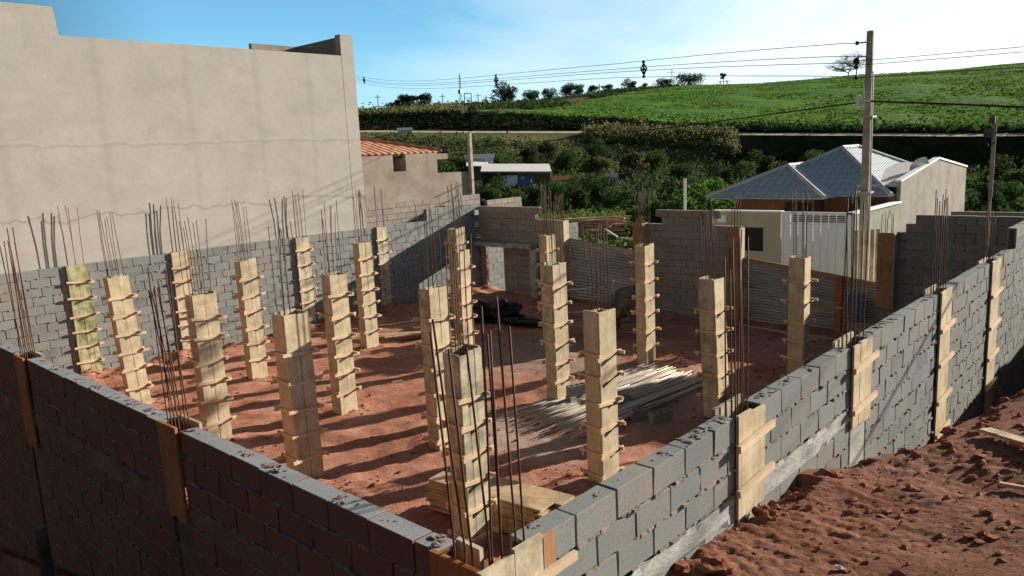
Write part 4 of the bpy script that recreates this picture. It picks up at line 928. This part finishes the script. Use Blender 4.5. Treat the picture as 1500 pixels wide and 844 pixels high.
cabin('small brown hut with reddish roof at the right end of the long shed', 830, 257, 82, 2.8, 1.9, 'plaster_brown', 'brick')
cabin('tiny grey ruin among the bushes right of the sheds', 894, 254, 84, 1.5, 1.6, 'plaster', 'roofpale', 'ruin', 'ruin')
cabin('pale kiosk beside the dirt road at left', 593, 187, 146, 2.6, 2.4, 'roofpale', 'metal', 'kiosk', 'kiosk')
def car(label, px, py, dist, m_, rz):
    a, e = azel(px, py); p = pol(a, e, dist); r = empty('parked_car', p, label, 'car', 'cars under the long shed', rz)
    b = MB(); b.prism([(-2, .25), (2, .25), (2.02, .7), (1.2, .85), (.6, 1.4), (-1.1, 1.42), (-1.8, .9), (-2.02, .8)], 1, -.8, .8); b.build('body', m_, r, bevel=.06)
    for s in (-.805, .805): b = MB(); b.prism([(1.05, .88), (.55, 1.32), (-1.0, 1.34), (-1.5, .92)], 1, s - .006, s + .006); b.build('window', 'black', r)
    for x in (-1.25, 1.25):
        for s in (-.72, .72): b = MB(); b.tube([(x, s - .1, .3), (x, s + .1, .3)], .3, 12); b.build('wheel', 'tarp', r)
car('dark blue car parked under the long shed', 768, 277, 88, 'bluecloth', 2.35); car('pale car with white hood under the long shed', 750, 275, 88, 'cap', 2.2)

# ------------------------------------------------------------------ timber pile in the meadow
pp = at(872, 346, 2, -4.75); 
for i in range(56):
    a = U(-.3, .3) + .75; L = U(1.8, 3.6); b = MB(); b.box(-L / 2, L / 2, -.12, .12, 0, .08, jit=.01); o = b.build('timber', random.choice(('pinkwood', 'stack', 'batten_x', 'pinkwood')))
    o.location = (pp.x + U(-1.2, 1.2), pp.y + U(-.9, .9) - .4, pp.z - .12 + .125 * (i // 6) + U(0, .03)); o.rotation_euler = (U(-.05, .05), U(-.03, .03), a)
    tag(o, 'rough timber in the untidy pile beyond the left sheet fence', 'timber', 'timbers piled on the grassy plot')
b = MB(); q = at(848, 345, 2, -4.6); 
for i in range(7): b.blob(q + Vector((U(-1.2, .8), U(-.5, .5), U(0, .35))), U(.2, .45), U(.2, .4), U(.15, .3), i, .5, sub=2)
tag(b.build('rubble_heap', 'cap'), 'pale rubble heap at the left foot of the timber pile', 'rubble')
b = MB(); q = at(925, 352, 2, -4.6)
b.tube([q + Vector((-1.6, 0, .5)), q + Vector((-.8, 0, .1)), q + Vector((0, 0, .05)), q + Vector((.3, 0, .5)), q + Vector((.5, 0, .05)), q + Vector((.8, 0, .55))], .05, 6)
tag(b.build('bent_pipe', 'cap'), 'pale bent pipe lying right of the timber pile', 'pipe')

# ------------------------------------------------------------------ vegetation
def leafquad(vs, fs, c, s, asp=1.0, up=0):
    n = Vector((random.gauss(0, 1), random.gauss(0, 1), random.gauss(0, 1) + up)).normalized(); a = n.orthogonal().normalized(); b_ = n.cross(a); th = U(0, 6.28)
    u = (a * math.cos(th) + b_ * math.sin(th)) * s; w = (b_ * math.cos(th) - a * math.sin(th)) * s * asp; o = len(vs)
    vs += [c - u * .5, c + w * .5, c + u * .5, c - w * .5]; fs.append((o, o + 1, o + 2, o + 3))
def crown_mesh(name, h, w, nl, leaf, m_, lobes=9, flat=1.0, base=.25, hollow=.35):
    vs, fs = [], []; L = []
    for i in range(lobes):
        a = U(0, 6.28); rr = w * .5 * math.sqrt(R()) * .72; z = base * h + (1 - base) * h * (U(.2, .85) if i else .7)
        if flat < 1: z = h * U(1 - flat, 1 - flat * .35)
        z -= rr * .35 * flat; L.append((Vector((math.cos(a) * rr, math.sin(a) * rr, z)), w * U(.17, .30)))
    for i in range(nl):
        c, r_ = random.choice(L); d = Vector((random.gauss(0, 1), random.gauss(0, 1), random.gauss(0, 1))).normalized()
        k = (hollow + (1 - hollow) * R() ** .5) * U(.8, 1.12); p = c + Vector((d.x * r_ * k, d.y * r_ * k, d.z * r_ * k * .75)); leafquad(vs, fs, p, leaf * U(.6, 1.3), U(.4, .8), .4)
    me = bpy.data.meshes.new(name); me.from_pydata(vs, [], fs); me.materials.append(M[m_]); me['lobes'] = [x for l in L for x in (*l[0], l[1])]; return me, L
def trunk_mesh(name, L, h, r0, m_='bark'):
    b = MB(); top = Vector((0, 0, h * .45)); b.tube([(0, 0, -.6), (0, 0, h * .2), top], [r0 * 1.2, r0, r0 * .75], 7)
    for c, r_ in L[:7]: mid = top.lerp(c, .55) + Vector((0, 0, -.1)); b.tube([top - Vector((0, 0, h * .08)), mid, c + Vector((0, 0, r_ * .3))], [r0 * .55, r0 * .32, r0 * .12], 5)
    me = bpy.data.meshes.new(name); me.from_pydata(b.v, [], b.f); me.materials.append(M[m_]); return me
KIND = {}
def kind(key, h, w, nl, leaf, m_, **k):
    KIND[key] = []
    for v in range(2):
        cm, L = crown_mesh('crown', h, w, nl, leaf, m_, **k); KIND[key].append((cm, trunk_mesh('trunk', L, h, h * .028)))
kind('round', 6, 5.5, 2600, .38, 'leaf_dark'); kind('mid', 6, 5.5, 2800, .34, 'leaf_mid'); kind('bright', 4.5, 4.5, 1500, .42, 'leaf_bright', lobes=12)
kind('olive', 5, 5, 2200, .36, 'leaf_olive'); kind('umbrella', 9, 12, 2600, .6, 'leaf_dark', flat=.62, lobes=18); kind('tall', 9, 5, 1800, .5, 'leaf_dark', lobes=8, base=.45)
def tree(key, p, s, label, cat='tree', name='tree', group=None, wide=1):
    cm, tm = random.choice(KIND[key]); r = empty(name, p, label, cat, group, U(0, 6.28)); r.scale = (s * wide * U(.9, 1.1), s * wide * U(.9, 1.1), s)
    for nm, me in (('crown', cm), ('trunk', tm)): o = bpy.data.objects.new(nm, me); C.objects.link(o); o.parent = r
    return r
def tree_at(key, px, pyt, dist, h0, label, **k):
    a, e = azel(px, pyt); top = pol(a, e, dist); g = h_out(a, dist); H = top.z - g
    return tree(key, (top.x, top.y, g), H / h0, label, **k)
HH = dict(round=6, mid=6, bright=4.5, olive=5, umbrella=9, tall=9)
def TT(key, px, pyt, dist, label, **k): return tree_at(key, px, pyt, dist, HH[key] * .95, label, **k)
G1 = 'trees in the valley behind the site'
VT = []
for i, (k_, px, py, d) in enumerate([('round', 735, 262, 64), ('round', 712, 272, 60), ('mid', 765, 275, 66), ('round', 790, 268, 62), ('mid', 812, 262, 70), ('round', 845, 268, 66), ('mid', 860, 246, 74), ('round', 885, 262, 68),
        ('mid', 905, 268, 64), ('round', 930, 276, 66), ('mid', 955, 280, 62), ('olive', 975, 300, 60), ('round', 985, 262, 76), ('mid', 1020, 258, 80), ('round', 1048, 262, 82), ('olive', 925, 225, 112), ('mid', 960, 218, 118),
        ('mid', 1005, 236, 104), ('round', 1055, 240, 100), ('mid', 1085, 232, 108), ('round', 1110, 222, 124), ('olive', 1140, 240, 92), ('mid', 1190, 218, 112), ('mid', 1215, 222, 116), ('olive', 872, 232, 100), ('round', 650, 232, 88), ('mid', 668, 222, 96), ('olive', 640, 212, 104), ('mid', 735, 222, 108), ('round', 770, 212, 118), ('olive', 800, 208, 122), ('mid', 835, 214, 112), ('round', 870, 205, 126), ('round', 1440, 262, 60), ('mid', 1475, 258, 66), ('olive', 1498, 250, 72), ('round', 1460, 232, 90), ('round', 1130, 262, 70), ('round', 1160, 256, 74)]):
    VT.append((k_, px, py, d))
def landmark(px, py):
    if px < 690: return 'behind the narrow pole by the unfinished house'
    if px < 800: return 'in front of the long pale shed roof' if py > 250 else 'above the long pale shed roof'
    if px < 880: return 'beside the brown hut with the red roof' if py > 240 else 'on the slope above the brown hut'
    if px < 990: return 'near the small grey ruin' if py > 240 else 'on the slope above the grey ruin'
    if px < 1100: return 'around the thin white post'
    if px < 1300: return 'behind the grey tiled roof'
    return 'right of the gable building'
ORD = ['leftmost', 'second from left', 'third from left', 'fourth from left', 'fifth from left', 'sixth from left']
VT.sort(); DS = {'round': 'dark rounded', 'mid': 'mid green', 'olive': 'olive green'}
cnt = {}
for k_, px, py, d in VT: cnt[(k_, landmark(px, py))] = cnt.get((k_, landmark(px, py)), 0) + 1
seen = {}
for k_, px, py, d in VT:
    q = (k_, landmark(px, py)); i = seen[q] = seen.get(q, -1) + 1
    TT(k_, px, py, d, f"{DS[k_]} tree {q[1]}" + (f', {ORD[i]} of {cnt[q]}' if cnt[q] > 1 else ''), group=G1)
for i, (px, py, d) in enumerate(((935, 300, 48), (960, 292, 46), (1000, 285, 44), (1018, 270, 46), (1040, 262, 48), (1060, 280, 42), (1078, 296, 38), (1090, 305, 36))):
    TT('bright', px, py, d, 'bright yellow green shrub behind the middle far wall, ' + (ORD + ['second from right', 'rightmost beside the tiled roof'])[i], cat='shrub', name='shrub', group='bright shrubs behind the far wall')
# ridge trees
for k_, px, py, d, lab in [('umbrella', 1010, 110, 398, 'broad umbrella shaped tree standing alone on the crest of the field'), ('umbrella', 970, 118, 396, 'umbrella shaped tree left of the broad one on the crest'), ('tall', 1060, 113, 392, 'slim tree with a small crown standing on the field edge'),
        ('round', 920, 121, 385, 'dark rounded tree on the ridge above the left tip of the field'), ('round', 890, 127, 384, 'smaller dark tree left of the rounded one on the ridge'), ('round', 735, 128, 352, 'big dark tree on the skyline right of the radio mast'),
        ('round', 600, 142, 345, 'wide dark tree clump on the skyline at the left'), ('round', 617, 141, 348, 'dark tree at the right of the wide skyline clump'), ('round', 586, 146, 346, 'dark tree at the left of the wide skyline clump'), ('round', 573, 153, 340, 'small round bush leftmost on the skyline'),
        ('mid', 805, 131, 372, 'small loose tree on the ridge, third right of the radio mast'), ('mid', 833, 126, 374, 'pointed tree pair on the ridge near the middle'), ('round', 843, 128, 378, 'dark tree beside the pointed pair on the ridge'), ('mid', 775, 136, 366, 'pale loose tree on the ridge right of the big dark tree'),
        ('olive', 945, 126, 390, 'low olive bush between ridge trees'), ('olive', 870, 130, 382, 'low olive bush on the ridge left of the dark pair'), ('round', 665, 152, 330, 'low dark bush below the radio mast'), ('round', 640, 154, 332, 'low dark bush left of the radio mast'), ('olive', 690, 155, 330, 'low olive bush right of the radio mast')]:
    t_ = TT(k_, px, py - 6, d, lab, group='trees on the ridge', wide=U(1.0, 1.6))
    if k_ != 'tall': t_.location.z -= 1.1; t_.scale.z *= 1.12
# bare acacia on the crest
a, e = azel(1243, 98); top = pol(a, e, 402); g = h_out(a, 402); H = top.z - g; r = empty('bare_tree', (top.x, top.y, g), 'wide bare tree on the skyline left of the tall pole', 'tree'); b = MB()
def br(p, d, L, rr, dep):
    q = p + d * L; b.tube([p, q], [rr, rr * .7], 4)
    if dep:
        for _ in range(5 if dep > 3 else 3): nd = (d * .5 + Vector((random.gauss(0, .9), random.gauss(0, .9), abs(random.gauss(0, .16))))).normalized(); br(q, nd, (3.2 if dep > 3 else L * .8), rr * .66, dep - 1)
br(Vector((0, 0, -1)), Vector((0, 0, 1)), 2.2 + H * .1, .32, 5); b.build('branches', 'bark_dead', r)
# scrub, bank grass, meadow grass, road verge, crop plants
def scatter(name, label, cat, n, place, size, m_, tall=1.0, quads=14, leaf=.4):
    vs, fs = [], []
    for i in range(n):
        p = place()
        if p is None: continue
        x, y, z = p; s = size * U(.5, 1.3)
        for q in range(quads):
            dd = Vector((random.gauss(0, .42), random.gauss(0, .42), abs(random.gauss(0, .38)) * tall)) * s; leafquad(vs, fs, Vector((x, y, z)) + dd, leaf * U(.6, 1.4), U(.3, .8), 0)
    me = bpy.data.meshes.new(name); me.from_pydata(vs, [], fs); me.materials.append(M[m_]); o = bpy.data.objects.new(name, me); C.objects.link(o); return tag(o, label, cat, kind='stuff')
def polar_place(a0, a1, d0, d1, cond=None):
    def f():
        a = U(a0, a1); d = U(d0, d1)
        if cond and not cond(a, d): return None
        return pol(a, 0, d).to_tuple()[:2] + (h_out(a, d),)
    return f
def nz(a, d, s=.09): p = pol(a, 0, d); return noise.noise(Vector((p.x * s, p.y * s, 5)))
scatter('scrub', 'dark green scrub covering the valley and slope', 'scrub', 2600, polar_place(-56, -6, 60, 139, lambda a, d: nz(a, d) > -.12), 2.4, 'leaf_dark', .9, 26, .55)
scatter('scrub', 'mid green scrub mixed over the slope', 'scrub', 1300, polar_place(-56, -6, 66, 138, lambda a, d: nz(a, d, .06) > .0), 2.0, 'leaf_mid', .9, 22, .5)
scatter('dry_scrub', 'olive and straw coloured brush patches on the slope', 'brush', 2300, polar_place(-56, -24, 94, 142, lambda a, d: nz(a, d, .05) < .14), 1.6, 'leaf_olive', 1.0, 22, .45)
scatter('roadside_grass', 'tall pale grass along the road verge', 'grass', 900, polar_place(-37, -26.5, 143, 149), 1.5, 'straw', 1.4, 30, .5)
scatter('hilltop_grass', 'pale dry grass band on the top of the cutting', 'grass', 800, polar_place(-56, -46, 165, 185, lambda a, d: nz(a, d, .05) > -.1), 1.6, 'straw', 1.2, 24, .6)
scatter('slope_grass', 'yellowish grass hummocks below the road', 'grass', 800, polar_place(-41, -34, 112, 141, lambda a, d: nz(a, d, .07) > -.05), 1.5, 'straw', 1.0, 22, .45)
scatter('bank_scrub', 'dark scrub hanging over the road cutting', 'scrub', 2200, polar_place(-56, -6, 156, 167), 1.2, 'leaf_shaded', .6, 18, .5)
scatter('bank_scrub', 'dark scrub on the lower right road bank', 'scrub', 1300, polar_place(-28, -5, 134, 145), 1.0, 'leaf_shaded', .4, 18, .5)
scatter('ridge_scrub', 'dark hedge line along the ridge left of the field', 'hedge', 2600, polar_place(-56, -29, 190, 404, lambda a, d: not isfield(a, d) and (d > 330 or nz(a, d, .03) > -.1)), 2.6, 'leaf_dark', .6, 18, 1.0)
scatter('banana_clump', 'leafy shrubs along the foot of the field', 'shrubs', 260, polar_place(-28, -6, 155.5, 159), 1.6, 'leaf_mid', 1.6, 26, .7)
scatter('crop_plants', 'leafy crop plants covering the hillside field', 'crop', 11000, polar_place(-45, -5, 166, 395, isfield), 1.3, 'crop', .12, 6, .7)
scatter('meadow_grass', 'rough grass and weeds on the plot beyond the fence', 'grass', 3000, polar_place(-46, -28, 38, 66), .5, 'leaf_bright', 1.0, 14, .22)
scatter('meadow_straw', 'dry grass stalks on the plot beyond the fence', 'grass', 1400, polar_place(-46, -28, 36, 66), .45, 'straw', 1.5, 12, .2)

# ------------------------------------------------------------------ ridge masts
def rp(px, py, d): a, e = azel(px, py); return pol(a, e, d), h_out(a, d)
t_, g = rp(673, 108, 350); b = MB()
for s, t in ((-1, -1), (1, -1), (0, 1)): b.tube([(t_.x + s * .7, t_.y + t * .7, g), (t_.x + s * .12, t_.y + t * .12, t_.z)], .12, 4)
for i in range(12): z0 = g + (t_.z - g) * i / 12; k = .7 - .58 * i / 12; b.beam((t_.x - k, t_.y - k, z0), (t_.x + k * .9, t_.y - k, z0 + (t_.z - g) / 12), .08, .08)
b.box(t_.x - .8, t_.x + .8, t_.y - .8, t_.y + .8, g + 6, g + 7.5); tag(b.build('radio_mast', 'metal'), 'tall thin lattice radio mast on the left skyline', 'mast')
for (px0, px1, py) in ((680, 690, 137), (550, 559, 156)):
    p0, g0 = rp(px0, py, 348); p1, g1 = rp(px1, py, 348); b = MB()
    for p, g in ((p0, g0), (p1, g1)): b.beam((p.x, p.y, g - .5), p, .3, .3)
    b.beam(p0, p1, .3, .3); b.beam(p0 - Vector((0, 0, 2)), p1 - Vector((0, 0, 2)), .2, .2); tag(b.build('substation_frame', 'bark_dead'), 'goal shaped steel frame on the skyline ' + ('right of the radio mast' if px0 == 680 else 'at the far left'), 'steel frame', 'frames on the skyline')
for px, py, lab in ((553, 139, 'at the far left'), (624, 141, 'right of the wide tree clump'), (648, 138, 'left of the radio mast'), (700, 137, 'right of the goal shaped frame'), (712, 140, 'next to the big dark tree'), (878, 123, 'above the left part of the field')):
    p, g = rp(px, py, 350 if px < 800 else 300); b = MB(); b.beam((p.x, p.y, g - .5), p, .28, .28); b.beam(p + Vector((-1.2, -.8, -1)), p + Vector((1.2, .8, -1)), .2, .2); tag(b.build('line_pole', 'bark_dead'), 'thin power line pole on the ridge ' + lab, 'pole', 'poles on the ridge')
for px, py, d, lab in ((1055, 118, 330, 'left of the pair standing in the green field'), (1065, 117, 322, 'right of the pair standing in the green field')):
    p, g = rp(px, py, d); b = MB(); b.beam((p.x, p.y, g - .5), p, .3, .3); b.beam(p + Vector((-1.0, -.6, -.6)), p + Vector((1.0, .6, -.6)), .2, .2); tag(b.build('line_pole', 'bark_dead'), 'thin pole ' + lab, 'pole', 'poles on the ridge')
t_, g = rp(984, 101, 700); b = MB(); g = 36
for s, t in ((-1, -1), (1, -1), (1, 1), (-1, 1)): b.tube([(t_.x + s * 2.4, t_.y + t * 2.4, g), (t_.x + s * .4, t_.y + t * .4, t_.z)], .12, 4)
for k in (.78, .9): b.beam((t_.x - 5, t_.y - 2, g + (t_.z - g) * k), (t_.x + 5, t_.y + 2, g + (t_.z - g) * k), .3, .3)
tag(b.build('pylon', 'metal'), 'distant lattice pylon behind the umbrella trees', 'pylon')

# ------------------------------------------------------------------ camera, light, sky
cam = bpy.data.cameras.new('camera'); co = bpy.data.objects.new('camera', cam); C.objects.link(co); S.camera = co
right = MW[:, 0]; up = -MW[:, 1]; back = -MW[:, 2]
co.matrix_world = Matrix(((right[0], up[0], back[0], 0), (right[1], up[1], back[1], 0), (right[2], up[2], back[2], 0), (0, 0, 0, 1)))
cam.sensor_width = 36; cam.lens = 1123 / 1500 * 36; cam.clip_end = 8000; cam.clip_start = .05
sd = Vector((.36 * 3.06, 3.06, 1)).normalized(); el = math.asin(sd.z); azs_ = math.atan2(sd.x, sd.y)
L = bpy.data.lights.new('sun', 'SUN'); L.energy = 5.0; L.angle = math.radians(.5); L.color = (1, .91, .79); lo = bpy.data.objects.new('sun', L); C.objects.link(lo)
lo.rotation_euler = sd.to_track_quat('Z', 'Y').to_euler()
W = bpy.data.worlds.new('World'); S.world = W; W.use_nodes = True; nt = W.node_tree; bg = nt.nodes['Background']
sky = nt.nodes.new('ShaderNodeTexSky'); sky.sky_type = 'NISHITA'; sky.sun_disc = False; sky.sun_elevation = el; sky.sun_rotation = azs_; sky.air_density = 1.0; sky.dust_density = .6; sky.ozone_density = 1.2
tc = nt.nodes.new('ShaderNodeTexCoord'); v = mapping(nt, tc.outputs['Generated'], (1.2, 1.2, 5.5), (0, .12, .3))
n1 = noise_out(nt, v, 1.5, 8, .55, .6)
sp = nt.nodes.new('ShaderNodeSeparateXYZ'); nt.links.new(tc.outputs['Generated'], sp.inputs[0])
low = ramp(nt, [(0.0, (5.2, 8.2, 9.0)), (.05, (4.2, 7.6, 9.0)), (.16, (1.9, 5.2, 8.0)), (.34, (.9, 2.6, 5.4))], sp.outputs[2])
lf = ramp(nt, [(0.0, (.95, .95, .95)), (.18, (.85, .85, .85)), (.42, (0, 0, 0))], sp.outputs[2])
dz_ = mix(nt, 1.0, sky.outputs[0], (.5, .5, .5), 'MULTIPLY')
dp = nt.nodes.new('ShaderNodeVectorMath'); dp.operation = 'DOT_PRODUCT'; dp.inputs[1].default_value = (sd.x, sd.y, sd.z); nt.links.new(tc.outputs['Generated'], dp.inputs[0])
fa = nt.nodes.new('ShaderNodeMath'); fa.operation = 'MULTIPLY_ADD'; fa.inputs[1].default_value = .5; fa.inputs[2].default_value = .5; nt.links.new(dp.outputs['Value'], fa.inputs[0])
fw_ = ramp(nt, [(.25, (.12, .12, .12)), (.46, (.3, .3, .3)), (.56, (1, 1, 1))], fa.outputs[0])
c = mix(nt, lf, dz_, mix(nt, 1.0, low, fw_, 'MULTIPLY'))
ma = nt.nodes.new('ShaderNodeMath'); ma.operation = 'MULTIPLY_ADD'; nt.links.new(dp.outputs['Value'], ma.inputs[0]); ma.inputs[1].default_value = 1.0; nt.links.new(n1, ma.inputs[2])
mb_ = nt.nodes.new('ShaderNodeMath'); mb_.operation = 'MULTIPLY'; mb_.inputs[1].default_value = .6; nt.links.new(ma.outputs[0], mb_.inputs[0])
cf = ramp(nt, [(.5, (0, 0, 0)), (.66, (.35, .35, .35)), (.86, (1, 1, 1))], mb_.outputs[0])
lf2 = ramp(nt, [(0, (1, 1, 1)), (.25, (1, 1, 1)), (.45, (.1, .1, .1))], sp.outputs[2])
c = mix(nt, mix(nt, 1.0, cf, lf2, 'MULTIPLY'), c, (9.5, 10.2, 10.6))
nt.links.new(c, bg.inputs[0]); bg.inputs[1].default_value = .058
S.view_settings.view_transform = 'Standard'; S.view_settings.look = 'None'; S.view_settings.gamma = 1; S.view_settings.exposure = 1.1
S.render.engine = 'CYCLES'; S.cycles.max_bounces = 6; S.cycles.diffuse_bounces = 4
S.render.resolution_x = 1024; S.render.resolution_y = 576
